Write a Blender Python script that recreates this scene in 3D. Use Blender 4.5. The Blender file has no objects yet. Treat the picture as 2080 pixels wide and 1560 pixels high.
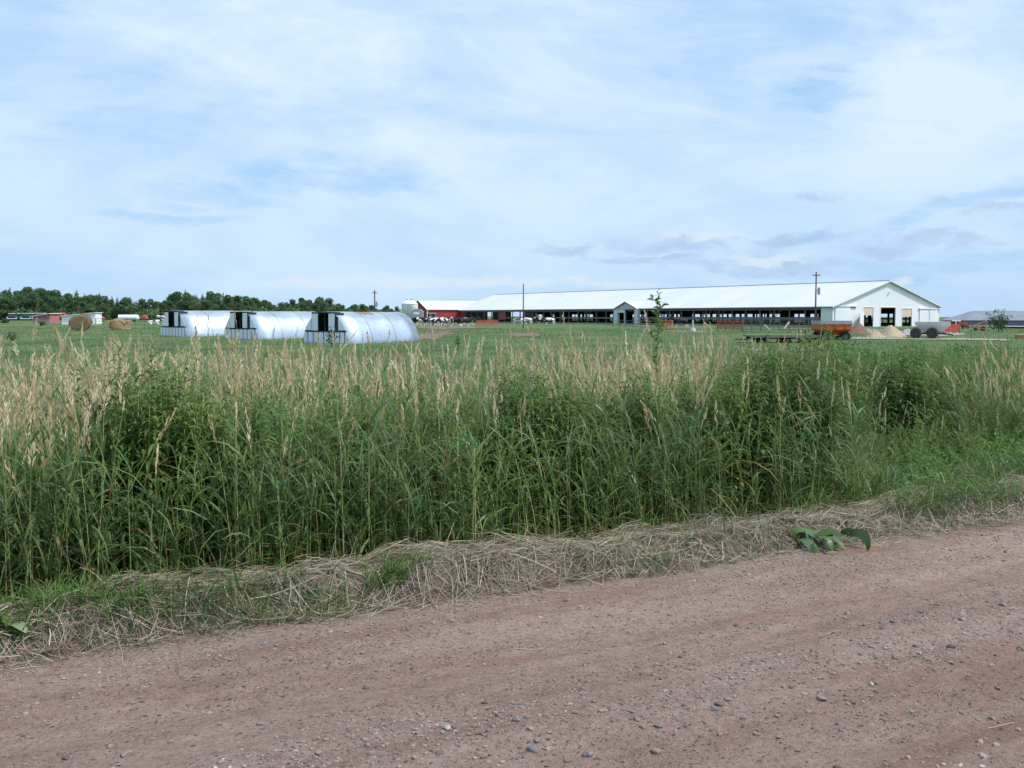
import bpy, math, random
import numpy as np
from mathutils import Vector, Matrix

rng = np.random.default_rng(11)
random.seed(11)
S = bpy.context.scene
COL = S.collection
PI = math.pi
F = 2080.0                                   # focal length in photo pixels
PITCH = math.atan(138 / F)
EYE = 1.6

# ------------------------------------------------------------------ terrain
RA = math.radians(27.5)                      # direction of the road
CA, SA = math.cos(RA), math.sin(RA)
PU = [-400, -40, -6, -3, 0, 2, 4.9, 5.25, 5.6, 5.95, 6.3, 6.9, 7.6, 8.6, 10, 12, 15, 20, 60]
PZ = [-.7, -.6, -.5, -.06, .02, .02, 0, 0, .03, .035, -.04, -.24, -.45, -.58, -.62, -.6, -.56, -.55, -.6]

def sm(a, b, x):
    t = np.clip((np.asarray(x, float) - a) / (b - a), 0, 1)
    return t * t * (3 - 2 * t)

def uv(x, y):
    return -np.asarray(x) * SA + np.asarray(y) * CA, np.asarray(x) * CA + np.asarray(y) * SA

def xy(u, v):
    return np.asarray(v) * CA - np.asarray(u) * SA, np.asarray(v) * SA + np.asarray(u) * CA

def wob(x, y):
    return .5 * np.sin(x * .21 + 1.3 * np.sin(y * .13)) * np.sin(y * .17 + .7) + .3 * np.sin(x * .53 + y * .41)

def gz(x, y):
    x = np.asarray(x, float); y = np.asarray(y, float)
    u, v = uv(x, y)
    z = np.interp(u, PU, PZ)
    z = z + .33 * sm(76, 112, y) + .22 * sm(-8, -42, x) * sm(88, 125, y) + .5 * sm(-20, -80, x) * sm(150, 300, y)
    z = z - 1.05 * sm(80, 89, x) * sm(120, 170, y)
    z = z + .05 * wob(x, y) * sm(9, 20, u)
    return z

def ray(px, py):
    dx, dy = (px - 1040) / F, (py - 780) / F
    sp, cp = math.sin(PITCH), math.cos(PITCH)
    return np.array([dx, cp - dy * sp, -sp - dy * cp])

def at(px, py):
    """the ground point seen at a photo pixel"""
    d = ray(px, py); a, b = 2.0, 900.0
    f = lambda t: EYE + d[2] * t - float(gz(d[0] * t, d[1] * t))
    t = a
    while t < b and f(t) > 0: t *= 1.02
    lo, hi = t / 1.02, t
    for _ in range(40):
        m = (lo + hi) / 2
        if f(m) > 0: lo = m
        else: hi = m
    return Vector((d[0] * lo, d[1] * lo, float(gz(d[0] * lo, d[1] * lo))))

def on(px, depth):
    """ground point in the direction of a photo column at a given depth"""
    x = (px - 1040) / F * depth
    return Vector((x, depth, float(gz(x, depth))))

# ------------------------------------------------------------------ materials
def nt(m):
    m.use_nodes = True
    n = m.node_tree.nodes
    return m.node_tree, n, m.node_tree.links, n['Principled BSDF']

def ramp(tree, fac, stops, interp='LINEAR'):
    r = tree.nodes.new('ShaderNodeValToRGB'); r.color_ramp.interpolation = interp
    e = r.color_ramp.elements
    while len(e) < len(stops): e.new(.5)
    for el, (p, c) in zip(e, stops):
        el.position = p; el.color = (*c, 1)
    tree.links.new(fac, r.inputs[0])
    return r.outputs[0]

def noise(tree, scale, detail=4, rough=.55, coord='Object', stretch=None, dist=0):
    tc = tree.nodes.new('ShaderNodeTexCoord')
    n = tree.nodes.new('ShaderNodeTexNoise')
    n.inputs['Scale'].default_value = scale; n.inputs['Detail'].default_value = detail
    n.inputs['Roughness'].default_value = rough; n.inputs['Distortion'].default_value = dist
    src = tc.outputs[coord]
    if stretch:
        mp = tree.nodes.new('ShaderNodeMapping'); mp.inputs['Scale'].default_value = stretch
        tree.links.new(src, mp.inputs[0]); src = mp.outputs[0]
    tree.links.new(src, n.inputs['Vector'])
    return n.outputs['Fac']

def mixc(tree, fac, a, b, mode='MIX'):
    m = tree.nodes.new('ShaderNodeMix'); m.data_type = 'RGBA'; m.blend_type = mode
    for s, v in ((m.inputs[0], fac), (m.inputs[6], a), (m.inputs[7], b)):
        if hasattr(v, 'is_linked'): tree.links.new(v, s)
        elif isinstance(v, (int, float)): s.default_value = v
        else: s.default_value = (*v, 1)
    return m.outputs[2]

def math_(tree, op, a, b=0.0, c=0.0, clamp=False):
    m = tree.nodes.new('ShaderNodeMath'); m.operation = op; m.use_clamp = clamp
    for s, v in zip(m.inputs, (a, b, c)):
        if hasattr(v, 'is_linked'): tree.links.new(v, s)
        else: s.default_value = v
    return m.outputs[0]

def bump(tree, bsdf, h, strength=.4, dist=.02):
    b = tree.nodes.new('ShaderNodeBump'); b.inputs['Strength'].default_value = strength
    b.inputs['Distance'].default_value = dist
    tree.links.new(h, b.inputs['Height']); tree.links.new(b.outputs[0], bsdf.inputs['Normal'])

def mat(name, c, rough=.7, metal=0, var=.18, scale=2.0, bmp=.0, stretch=None, dirt=None, spec=.3, bscale=None):
    m = bpy.data.materials.new(name); t, n, l, b = nt(m)
    f = noise(t, scale, 5, .6, stretch=stretch)
    lo = tuple(x * (1 - var) for x in c); hi = tuple(min(1, x * (1 + var)) for x in c)
    col = ramp(t, f, [(.3, lo), (.7, hi)])
    if dirt:
        f2 = noise(t, scale * .6, 7, .7)
        fac = ramp(t, f2, [(dirt[1], (0, 0, 0)), (dirt[1] + .14, (1, 1, 1))])
        col = mixc(t, fac, col, dirt[0])
    l.new(col, b.inputs['Base Color'])
    b.inputs['Roughness'].default_value = rough; b.inputs['Metallic'].default_value = metal
    b.inputs['Specular IOR Level'].default_value = spec
    if bmp: bump(t, b, noise(t, bscale or scale * 6, 4), bmp, .02)
    return m

def leaf_mat(name, stops, transl=.3, rough=.5, patch=.25, spec=.25):
    """foliage: colour from the per-blade 'tint' attribute, light passing through"""
    m = bpy.data.materials.new(name); t, n, l, b = nt(m)
    a = n.new('ShaderNodeAttribute'); a.attribute_name = 'tint'
    col = ramp(t, a.outputs['Fac'], stops)
    geo = n.new('ShaderNodeNewGeometry')
    nn = n.new('ShaderNodeTexNoise'); nn.inputs['Scale'].default_value = .9; nn.inputs['Detail'].default_value = 3
    l.new(geo.outputs['Position'], nn.inputs['Vector'])
    v = ramp(t, nn.outputs['Fac'], [(.3, (1 - patch,) * 3), (.7, (1 + patch, 1 + patch * .9, 1 + patch * .4))])
    col = mixc(t, 1.0, col, v, 'MULTIPLY')
    l.new(col, b.inputs['Base Color']); b.inputs['Roughness'].default_value = rough
    b.inputs['Specular IOR Level'].default_value = spec
    tr = n.new('ShaderNodeBsdfTranslucent'); l.new(col, tr.inputs[0])
    mx = n.new('ShaderNodeMixShader'); mx.inputs[0].default_value = transl
    l.new(b.outputs[0], mx.inputs[1]); l.new(tr.outputs[0], mx.inputs[2])
    l.new(mx.outputs[0], n['Material Output'].inputs[0])
    return m

M = {}
M['reed'] = leaf_mat('reed_leaf', [(0, (.24, .15, .08)), (.10, (.27, .21, .09)), (.16, (.13, .19, .055)), (.5, (.115, .19, .055)), (.8, (.095, .185, .088)), (1, (.19, .26, .085))], .42, .45, .2, .3)
M['stem'] = leaf_mat('reed_stem', [(0, (.26, .17, .08)), (.2, (.34, .31, .12)), (.5, (.24, .29, .10)), (1, (.14, .21, .08))], .1, .6)
M['seed'] = leaf_mat('seed_head', [(0, (.43, .32, .17)), (.5, (.62, .50, .31)), (1, (.76, .67, .48))], .4, .8, .12, .1)
M['weed'] = leaf_mat('weed_leaf', [(0, (.50, .43, .10)), (.08, (.36, .30, .07)), (.13, (.10, .155, .04)), (.5, (.085, .155, .042)), (1, (.15, .23, .06))], .4, .5, .25, .2)
M['bush'] = leaf_mat('bush_leaf', [(0, (.065, .13, .03)), (.5, (.10, .19, .042)), (1, (.165, .265, .06))], .38, .5, .25, .2)
M['straw'] = leaf_mat('straw', [(0, (.09, .065, .045)), (.25, (.20, .155, .11)), (.5, (.28, .225, .16)), (.8, (.31, .28, .235)), (1, (.50, .44, .33))], .12, .6, .15)
M['verge'] = leaf_mat('verge_blade', [(0, (.22, .17, .08)), (.15, (.10, .14, .05)), (.5, (.075, .15, .035)), (1, (.13, .235, .055))], .35, .5, .2, .2)
M['pasture'] = leaf_mat('pasture_blade', [(0, (.22, .20, .11)), (.12, (.10, .145, .07)), (.5, (.078, .135, .052)), (1, (.12, .18, .065))], .3, .6, .3, .2)
M['tree'] = leaf_mat('tree_leaf', [(0, (.085, .14, .078)), (.5, (.115, .19, .095)), (1, (.165, .24, .10))], .45, .6, .3, .1)
M['shrub'] = leaf_mat('shrub_leaf', [(0, (.035, .075, .03)), (1, (.075, .135, .05))], .3, .6, .2, .2)
M['dock'] = leaf_mat('dock_leaf', [(0, (.05, .10, .025)), (.5, (.075, .14, .035)), (.8, (.11, .17, .06)), (1, (.28, .33, .24))], .25, .4, .2, .5)
M['bark'] = mat('bark', (.10, .08, .06), .9, bmp=.4, scale=4)
M['stone_m'] = leaf_mat('gravel_stone', [(0, (.10, .08, .075)), (.3, (.17, .14, .13)), (.6, (.25, .205, .185)), (.85, (.28, .21, .18)), (1, (.42, .36, .31))], 0, .75, .1, .3)
M['galv'] = None

# ------------------------------------------------------------------ mesh helpers
class B:
    """collects solids for ONE mesh"""
    def __init__(s): s.v, s.f = [], []
    def add(s, vs, fs):
        o = len(s.v); s.v += [tuple(p) for p in vs]; s.f += [[i + o for i in f] for f in fs]; return s
    def box(s, x0, x1, y0, y1, z0, z1):
        return s.add([(x0, y0, z0), (x1, y0, z0), (x1, y1, z0), (x0, y1, z0), (x0, y0, z1), (x1, y0, z1), (x1, y1, z1), (x0, y1, z1)],
                     [(0, 3, 2, 1), (4, 5, 6, 7), (0, 1, 5, 4), (1, 2, 6, 5), (2, 3, 7, 6), (3, 0, 4, 7)])
    def tube(s, p0, p1, r0, r1=None, n=8):
        r1 = r0 if r1 is None else r1
        p0, p1 = Vector(p0), Vector(p1); d = (p1 - p0).normalized()
        a = d.orthogonal().normalized(); b = d.cross(a)
        vs = [p0 + (a * math.cos(2 * PI * k / n) + b * math.sin(2 * PI * k / n)) * r0 for k in range(n)] + \
             [p1 + (a * math.cos(2 * PI * k / n) + b * math.sin(2 * PI * k / n)) * r1 for k in range(n)]
        fs = [(k, (k + 1) % n, n + (k + 1) % n, n + k) for k in range(n)] + [tuple(range(n))[::-1], tuple(range(n, 2 * n))]
        return s.add(vs, fs)
    def beam(s, p0, p1, w, h):
        p0, p1 = Vector(p0), Vector(p1); d = (p1 - p0).normalized()
        a = d.cross(Vector((0, 0, 1)))
        a = a.normalized() if a.length > 1e-4 else Vector((1, 0, 0)); b = a.cross(d)
        vs = [p + a * (i * w / 2) + b * (j * h / 2) for p in (p0, p1) for i, j in ((-1, -1), (1, -1), (1, 1), (-1, 1))]
        return s.add(vs, [(3, 2, 1, 0), (4, 5, 6, 7), (0, 1, 5, 4), (1, 2, 6, 5), (2, 3, 7, 6), (3, 0, 4, 7)])
    def prism(s, poly, d, axis='y', o=0.0):
        """poly of (a,b) extruded from o to o+d along axis"""
        n = len(poly); mk = {'y': lambda a, b, c: (a, c, b), 'x': lambda a, b, c: (c, a, b), 'z': lambda a, b, c: (a, b, c)}[axis]
        vs = [mk(a, b, o) for a, b in poly] + [mk(a, b, o + d) for a, b in poly]
        return s.add(vs, [tuple(range(n)), tuple(range(n, 2 * n))[::-1]] + [(k, n + k, n + (k + 1) % n, (k + 1) % n) for k in range(n)])
    def lathe(s, prof, n=24, c=(0, 0)):
        vs, fs = [], []
        for r, z in prof:
            vs += [(c[0] + r * math.cos(2 * PI * k / n), c[1] + r * math.sin(2 * PI * k / n), z) for k in range(n)]
        for i in range(len(prof) - 1):
            fs += [(i * n + k, i * n + (k + 1) % n, (i + 1) * n + (k + 1) % n, (i + 1) * n + k) for k in range(n)]
        return s.add(vs, fs)
    def wheel(s, c, r, w, n=20, ax='y'):
        c = Vector(c); d = Vector((0, 1, 0)) if ax == 'y' else Vector((1, 0, 0))
        pr = [(-w * .5, r * .55), (-w * .5, r * .88), (-w * .35, r), (w * .35, r), (w * .5, r * .88), (w * .5, r * .55)]
        a = Vector((0, 0, 1)); b = d.cross(a); vs, fs = [], []
        for k in range(n):
            for o, rr in pr:
                vs.append(c + d * o + (a * math.cos(2 * PI * k / n) + b * math.sin(2 * PI * k / n)) * rr)
        m = len(pr)
        for k in range(n):
            for i in range(m):
                fs.append((k * m + i, k * m + (i + 1) % m, ((k + 1) % n) * m + (i + 1) % m, ((k + 1) % n) * m + i))
        return s.add(vs, fs)

def link(o, parent=None):
    COL.objects.link(o)
    if parent: o.parent = parent
    return o

def obj(name, b, m, parent=None, loc=None, rz=0, smooth=False, fixn=True):
    me = bpy.data.meshes.new(name); me.from_pydata(b.v, [], b.f); me.materials.append(m)
    if fixn:
        import bmesh
        bm = bmesh.new(); bm.from_mesh(me); bmesh.ops.recalc_face_normals(bm, faces=bm.faces); bm.to_mesh(me); bm.free()
    if smooth: me.polygons.foreach_set('use_smooth', [True] * len(me.polygons))
    me.update()
    o = bpy.data.objects.new(name, me)
    if loc is not None: o.location = loc
    o.rotation_euler = (0, 0, rz)
    return link(o, parent)

def tag(o, label=None, cat=None, group=None, kind=None):
    if label: o['label'] = label
    if cat: o['category'] = cat
    if group: o['group'] = group
    if kind: o['kind'] = kind
    return o

def thing(name, label, cat, loc=(0, 0, 0), rz=0, group=None):
    o = bpy.data.objects.new(name, None); o.location = loc; o.rotation_euler = (0, 0, rz)
    o.empty_display_size = .3
    link(o); return tag(o, label, cat, group)

def dup(root, loc=None, rz=None, label=None, group=None, scale=None):
    r = root.copy(); COL.objects.link(r)
    if loc is not None: r.location = loc
    if rz is not None: r.rotation_euler = (0, 0, rz)
    if label: r['label'] = label
    if group: r['group'] = group
    if scale: r.scale = scale if hasattr(scale, '__len__') else (scale,) * 3
    for ch in list(root.children):
        c = ch.copy(); COL.objects.link(c); c.parent = r
        for g in ch.children:
            d = g.copy(); COL.objects.link(d); d.parent = c
    return r

def np_mesh(name, V, Fq, tint=None, mats=(), midx=None, smooth=False):
    me = bpy.data.meshes.new(name)
    V = np.ascontiguousarray(V, np.float32); Fq = np.ascontiguousarray(Fq, np.int32)
    k = Fq.shape[1]
    me.vertices.add(len(V)); me.vertices.foreach_set('co', V.ravel())
    me.loops.add(Fq.size); me.loops.foreach_set('vertex_index', Fq.ravel())
    me.polygons.add(len(Fq)); me.polygons.foreach_set('loop_start', np.arange(0, Fq.size, k, dtype=np.int32))
    for m in mats: me.materials.append(m)
    if midx is not None: me.polygons.foreach_set('material_index', np.ascontiguousarray(midx, np.int32))
    if tint is not None:
        a = me.attributes.new('tint', 'FLOAT', 'POINT'); a.data.foreach_set('value', np.ascontiguousarray(tint, np.float32))
    me.polygons.foreach_set('use_smooth', np.full(len(Fq), bool(smooth)))
    me.update(calc_edges=True); me.validate()
    return me

class Acc:
    """collects ribbons, tubes and quads for ONE mesh"""
    def __init__(s): s.V, s.F, s.T, s.M, s.n = [], [], [], [], 0
    def put(s, V, Fq, T, m=0):
        s.V.append(V); s.F.append(Fq + s.n); s.T.append(T); s.M.append(np.full(len(Fq), m)); s.n += len(V)
    def ribbons(s, P, Wd, Sd, tint, m=0):
        N, K, _ = P.shape
        V = np.stack([P - Sd * Wd[..., None] / 2, P + Sd * Wd[..., None] / 2], 2)
        ix = np.arange(N * K * 2).reshape(N, K, 2)
        Fq = np.stack([ix[:, :-1, 0], ix[:, :-1, 1], ix[:, 1:, 1], ix[:, 1:, 0]], -1).reshape(-1, 4)
        T = np.repeat(tint, K * 2) if tint.ndim == 1 else np.repeat(tint.reshape(-1), 2)
        s.put(V.reshape(-1, 3), Fq, T, m)
    def tubes(s, P, R, tint, m=0, n=3):
        N, K, _ = P.shape
        a = np.arange(n) * 2 * PI / n
        ring = np.stack([np.cos(a), np.sin(a), np.zeros(n)], -1)
        V = P[:, :, None, :] + ring[None, None] * R[..., None, None]
        ix = np.arange(N * K * n).reshape(N, K, n); jx = np.roll(ix, -1, 2)
        Fq = np.stack([ix[:, :-1], jx[:, :-1], jx[:, 1:], ix[:, 1:]], -1).reshape(-1, 4)
        T = np.repeat(tint, K * n) if tint.ndim == 1 else np.repeat(tint.reshape(-1), n)
        s.put(V.reshape(-1, 3), Fq, T, m)
    def diamonds(s, C, D, Sd, L, Wd, tint, m=0):
        """flat pointed quads from C along D"""
        L = L[:, None]; Wd = Wd[:, None]
        V = np.stack([C, C + D * L * .45 + Sd * Wd / 2, C + D * L, C + D * L * .45 - Sd * Wd / 2], 1)
        s.put(V.reshape(-1, 3), np.arange(len(C) * 4).reshape(-1, 4), np.repeat(tint, 4), m)
    def mesh(s, name, mats, smooth=False):
        return np_mesh(name, np.concatenate(s.V), np.concatenate(s.F), np.concatenate(s.T), mats, np.concatenate(s.M), smooth)
    def build(s, name, mats, parent=None, smooth=False):
        return link(bpy.data.objects.new(name, s.mesh(name, mats, smooth)), parent)

REED_P = np.array([.55, .95, 1, .7, .06])
WEED_P = np.array([.12, .8, 1, .62, .04])
def leaves(acc, base, az, L, Wd, up, droop, tint, m=0, prof=WEED_P, roll=None):
    N = len(base); K = len(prof); s = np.linspace(0, 1, K)
    ang = up[:, None] - droop[:, None] * s[None]
    seg = L[:, None] / (K - 1)
    dr = np.cos(ang) * seg; dz = np.sin(ang) * seg
    r = np.concatenate([np.zeros((N, 1)), np.cumsum(dr[:, :-1], 1)], 1); z = np.concatenate([np.zeros((N, 1)), np.cumsum(dz[:, :-1], 1)], 1)
    h = np.stack([np.cos(az), np.sin(az)], -1)
    P = np.stack([base[:, None, 0] + h[:, None, 0] * r, base[:, None, 1] + h[:, None, 1] * r, base[:, None, 2] + z], -1)
    side = np.stack([-h[:, 1], h[:, 0], np.zeros(N)], -1)
    if roll is None: roll = rng.normal(0, .5, N)
    nz = np.stack([-np.sin(ang) * h[:, None, 0], -np.sin(ang) * h[:, None, 1], np.cos(ang)], -1)
    Sd = side[:, None, :] * np.cos(roll)[:, None, None] + nz * np.sin(roll)[:, None, None]
    acc.ribbons(P, Wd[:, None] * prof[None], Sd, tint, m)

def stemcurve(base, h, lean, laz, K):
    s = np.linspace(0, 1, K)
    P = np.zeros((len(base), K, 3))
    off = lean[:, None] * (s ** 1.8)[None]
    P[..., 0] = base[:, None, 0] + np.cos(laz)[:, None] * off
    P[..., 1] = base[:, None, 1] + np.sin(laz)[:, None] * off
    P[..., 2] = base[:, None, 2] + h[:, None] * s[None] - (off ** 2) * .25
    return P

def along(P, f):
    """points at fraction f (N,J) on curves P (N,K,3)"""
    K = P.shape[1]; g = np.clip(f, 0, 1) * (K - 1); i = np.minimum(g.astype(int), K - 2); t = (g - i)[..., None]
    n = np.arange(len(P))[:, None]
    return P[n, i] * (1 - t) + P[n, i + 1] * t

def scatter(n, u0, u1, pad=1.6, power=1.0):
    """points between two distances from the road, inside the view plus a margin"""
    u = u0 + (u1 - u0) * rng.random(n) ** power
    w = (1.5 * u + 2 * pad)
    keep = rng.random(n) < w / w.max() if power == 1.0 else np.ones(n, bool)
    u = u[keep]; w = w[keep]
    v = -pad - .06 * u + rng.random(len(u)) * w
    x, y = xy(u, v)
    return x, y, u, v

# ------------------------------------------------------------------ ground, road
def graded(a, b, fine0, fine1, step, g=1.18):
    c = list(np.arange(fine0, fine1, step)); s = step; x = c[-1]
    while x < b: s *= g; x += s; c.append(x)
    s = step; x = c[0]
    while x > a: s *= g; x -= s; c.insert(0, x)
    return np.array(c)

def sheet(name, us, vs, zf, m, smooth=True, label=None):
    U, Vv = np.meshgrid(us, vs, indexing='ij'); X, Y = xy(U, Vv)
    Z = zf(X, Y, U, Vv)
    n, k = U.shape; ix = np.arange(n * k).reshape(n, k)
    Fq = np.stack([ix[:-1, :-1], ix[:-1, 1:], ix[1:, 1:], ix[1:, :-1]], -1).reshape(-1, 4)[:, ::-1]
    me = np_mesh(name, np.stack([X, Y, Z], -1).reshape(-1, 3), Fq, None, (m,), None, smooth)
    o = link(bpy.data.objects.new(name, me)); tag(o, label, kind='structure'); return o

gm = bpy.data.materials.new('pasture_ground'); t, n, l, b = nt(gm)
geo = n.new('ShaderNodeNewGeometry')
def pn(scale, detail=5, rough=.6, stretch=None):
    q = n.new('ShaderNodeTexNoise'); q.inputs['Scale'].default_value = scale; q.inputs['Detail'].default_value = detail
    q.inputs['Roughness'].default_value = rough
    if stretch:
        mp = n.new('ShaderNodeMapping'); mp.inputs['Scale'].default_value = stretch
        l.new(geo.outputs['Position'], mp.inputs[0]); l.new(mp.outputs[0], q.inputs['Vector'])
    else: l.new(geo.outputs['Position'], q.inputs['Vector'])
    return q.outputs['Fac']
g1 = ramp(t, pn(.12, 6, .65), [(.3, (.045, .092, .038)), (.5, (.088, .137, .055)), (.72, (.155, .175, .075))])
g2 = ramp(t, pn(2.5, 5, .7), [(.3, (.6, .62, .6)), (.7, (1.3, 1.25, 1.2))])
gc = mixc(t, 1.0, g1, g2, 'MULTIPLY')
soil = ramp(t, pn(.9, 6, .7), [(.3, (.12, .08, .055)), (.7, (.21, .145, .10))])
far_soil = ramp(t, pn(.055, 5, .6, (1, 2.2, 1)), [(.63, (0, 0, 0)), (.68, (1, 1, 1))])
gc = mixc(t, far_soil, gc, soil)
l.new(gc, b.inputs['Base Color']); b.inputs['Roughness'].default_value = .95; b.inputs['Specular IOR Level'].default_value = .1
bump(t, b, pn(3.0, 6, .7), .8, .15)

vs = graded(-2500, 2500, -6, 44, .5, 1.12)
us = graded(-400, 3000, -7, 26, .3, 1.1)
def zg(X, Y, U, Vv):
    z = gz(X, Y)
    return np.where((U > -4.3) & (U < 5.3), z - .06, z)
ground = sheet('ground', us, vs, zg, gm, label='flat green pasture running back to the farm')

rm = bpy.data.materials.new('road_dirt'); t, n, l, b = nt(rm)
geo = n.new('ShaderNodeNewGeometry')
tc = n.new('ShaderNodeMapping'); tc.inputs['Rotation'].default_value = (0, 0, -RA)
l.new(geo.outputs['Position'], tc.inputs[0])
def rn(scale, detail, rough, stretch=(1, 1, 1)):
    mp = n.new('ShaderNodeMapping'); mp.inputs['Scale'].default_value = stretch
    l.new(tc.outputs[0], mp.inputs[0])
    q = n.new('ShaderNodeTexNoise'); q.inputs['Scale'].default_value = scale; q.inputs['Detail'].default_value = detail; q.inputs['Roughness'].default_value = rough
    l.new(mp.outputs[0], q.inputs['Vector']); return q.outputs['Fac']
c1 = ramp(t, rn(1.6, 7, .62, (.25, 1.6, 1)), [(.3, (.26, .157, .115)), (.5, (.335, .236, .187)), (.72, (.38, .29, .242))])
c2 = ramp(t, rn(45, 5, .75), [(.28, (.6, .58, .58)), (.5, (1, 1, 1)), (.72, (1.25, 1.25, 1.27))])
c3 = ramp(t, rn(9, 6, .75), [(.3, (.80, .78, .76)), (.65, (1.1, 1.1, 1.1))])
cc = mixc(t, 1.0, mixc(t, 1.0, c1, c2, 'MULTIPLY'), c3, 'MULTIPLY')
def vor(scale, feat):
    q = n.new('ShaderNodeTexVoronoi'); q.inputs['Scale'].default_value = scale; q.feature = feat
    mp = n.new('ShaderNodeMapping'); mp.inputs['Scale'].default_value = (1, 1.5, 1); l.new(tc.outputs[0], mp.inputs[0]); l.new(mp.outputs[0], q.inputs['Vector']); return q
pm_all = None
for sc_, th_ in ((38, .40), (85, .42)):
    q1 = vor(sc_, 'F1'); sp_ = n.new('ShaderNodeSeparateColor'); l.new(q1.outputs['Color'], sp_.inputs[0])
    area = ramp(t, rn(1.8, 5, .65, (.3, 1.7, 1)), [(.40, (.05,) * 3), (.64, (.5,) * 3)])
    pm = math_(t, 'MULTIPLY', ramp(t, q1.outputs['Distance'], [(th_ - .08, (1, 1, 1)), (th_, (0, 0, 0))]), math_(t, 'LESS_THAN', sp_.outputs[1], area))
    pc = ramp(t, sp_.outputs[0], [(0, (.10, .08, .075)), (.35, (.19, .155, .14)), (.7, (.28, .23, .205)), (.9, (.30, .215, .18)), (1, (.46, .41, .36))])
    cc = mixc(t, pm, cc, pc)
    hh_ = math_(t, 'MULTIPLY', pm, math_(t, 'SUBTRACT', .55, q1.outputs['Distance'])); hh_ = math_(t, 'MULTIPLY', hh_, 38 / sc_ * 1.2)
    pm_all = hh_ if pm_all is None else math_(t, 'ADD', pm_all, hh_)
l.new(cc, b.inputs['Base Color']); b.inputs['Roughness'].default_value = .95; b.inputs['Specular IOR Level'].default_value = .15
hb0 = math_(t, 'ADD', math_(t, 'MULTIPLY', rn(28, 8, .78), .8), math_(t, 'MULTIPLY', rn(110, 4, .7), .25))
hb = math_(t, 'ADD', hb0, pm_all)
bump(t, b, hb, 1.0, .04)

def vnoise(x, y, seed=0):
    r = np.random.default_rng(seed); g = r.random((64, 64))
    xi = np.floor(x).astype(int); yi = np.floor(y).astype(int); fx = x - xi; fy = y - yi
    fx = fx * fx * (3 - 2 * fx); fy = fy * fy * (3 - 2 * fy)
    a = g[xi % 64, yi % 64]; b_ = g[(xi + 1) % 64, yi % 64]; c = g[xi % 64, (yi + 1) % 64]; d = g[(xi + 1) % 64, (yi + 1) % 64]
    return (a * (1 - fx) + b_ * fx) * (1 - fy) + (c * (1 - fx) + d * fx) * fy

def road_z(U, Vv):
    z = .024 * np.exp(-((U - 3.45) / .25) ** 2) + .02 * np.exp(-((U - 4.75) / .2) ** 2) - .022 * np.exp(-((U - 2.7) / .22) ** 2) - .022 * np.exp(-((U - 4.2) / .24) ** 2)
    z = z + .016 * (vnoise(Vv * 1.2, U * 5, 1) - .5) + .012 * (vnoise(Vv * 5, U * 9, 2) - .5) + .012 * (vnoise(Vv * 11, U * 16, 3) - .5) + .006 * (vnoise(Vv * 25, U * 29, 4) - .5)
    edge = 5.2 + .12 * np.sin(Vv * 1.3) + .1 * (vnoise(Vv * 3, U * 0, 5) - .5)
    return z - .10 * sm(0, .35, U - edge)
vs_r = graded(-700, 900, -2, 12, .035, 1.12)
us_r = np.concatenate([np.arange(-4.2, 1.4, .35), np.arange(1.4, 5.55, .03)])
sheet('road', us_r, vs_r, lambda X, Y, U, Vv: np.interp(U, PU, PZ) + road_z(U, Vv), rm, label='reddish gravel road with loose stones')

# thatch bank along the road edge
def bank_z(U, Vv):
    base = np.interp(U, PU, PZ)
    hgt = .115 + .02 * np.sin(Vv * .9) + .05 * (vnoise(Vv * 1.3, U * 1.5, 8) - .5)
    edge = 5.15 + .16 * (vnoise(Vv * 1.7, U * 0, 12) - .4) + .06 * (vnoise(Vv * 6, U * 0, 13) - .5)
    lump = .10 * (vnoise(Vv * 3.1, U * 6, 9) - .5) + .055 * (vnoise(Vv * 9, U * 11, 10) - .5)
    front = sm(0, .26, U - edge); back = sm(6.02, 5.68, U)
    return base + hgt * front * back + lump * front * (.35 + .65 * back) - .045 * sm(.08, -.05, U - edge)
thm = mat('thatch', (.12, .09, .062), .95, var=.5, scale=14, bmp=.9, bscale=70)
sheet('verge', np.arange(5.05, 6.7, .04), graded(-500, 700, -3, 18, .05, 1.13), lambda X, Y, U, Vv: bank_z(U, Vv), thm, label='bank of cut dry grass along the road edge')

def ground_z(x, y):
    u, v = uv(x, y); z = gz(x, y)
    return np.where((u > 5.1) & (u < 6.65), np.maximum(z, bank_z(u, v)), np.where((u > -4) & (u <= 5.25), z + road_z(u, v), z))

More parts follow.
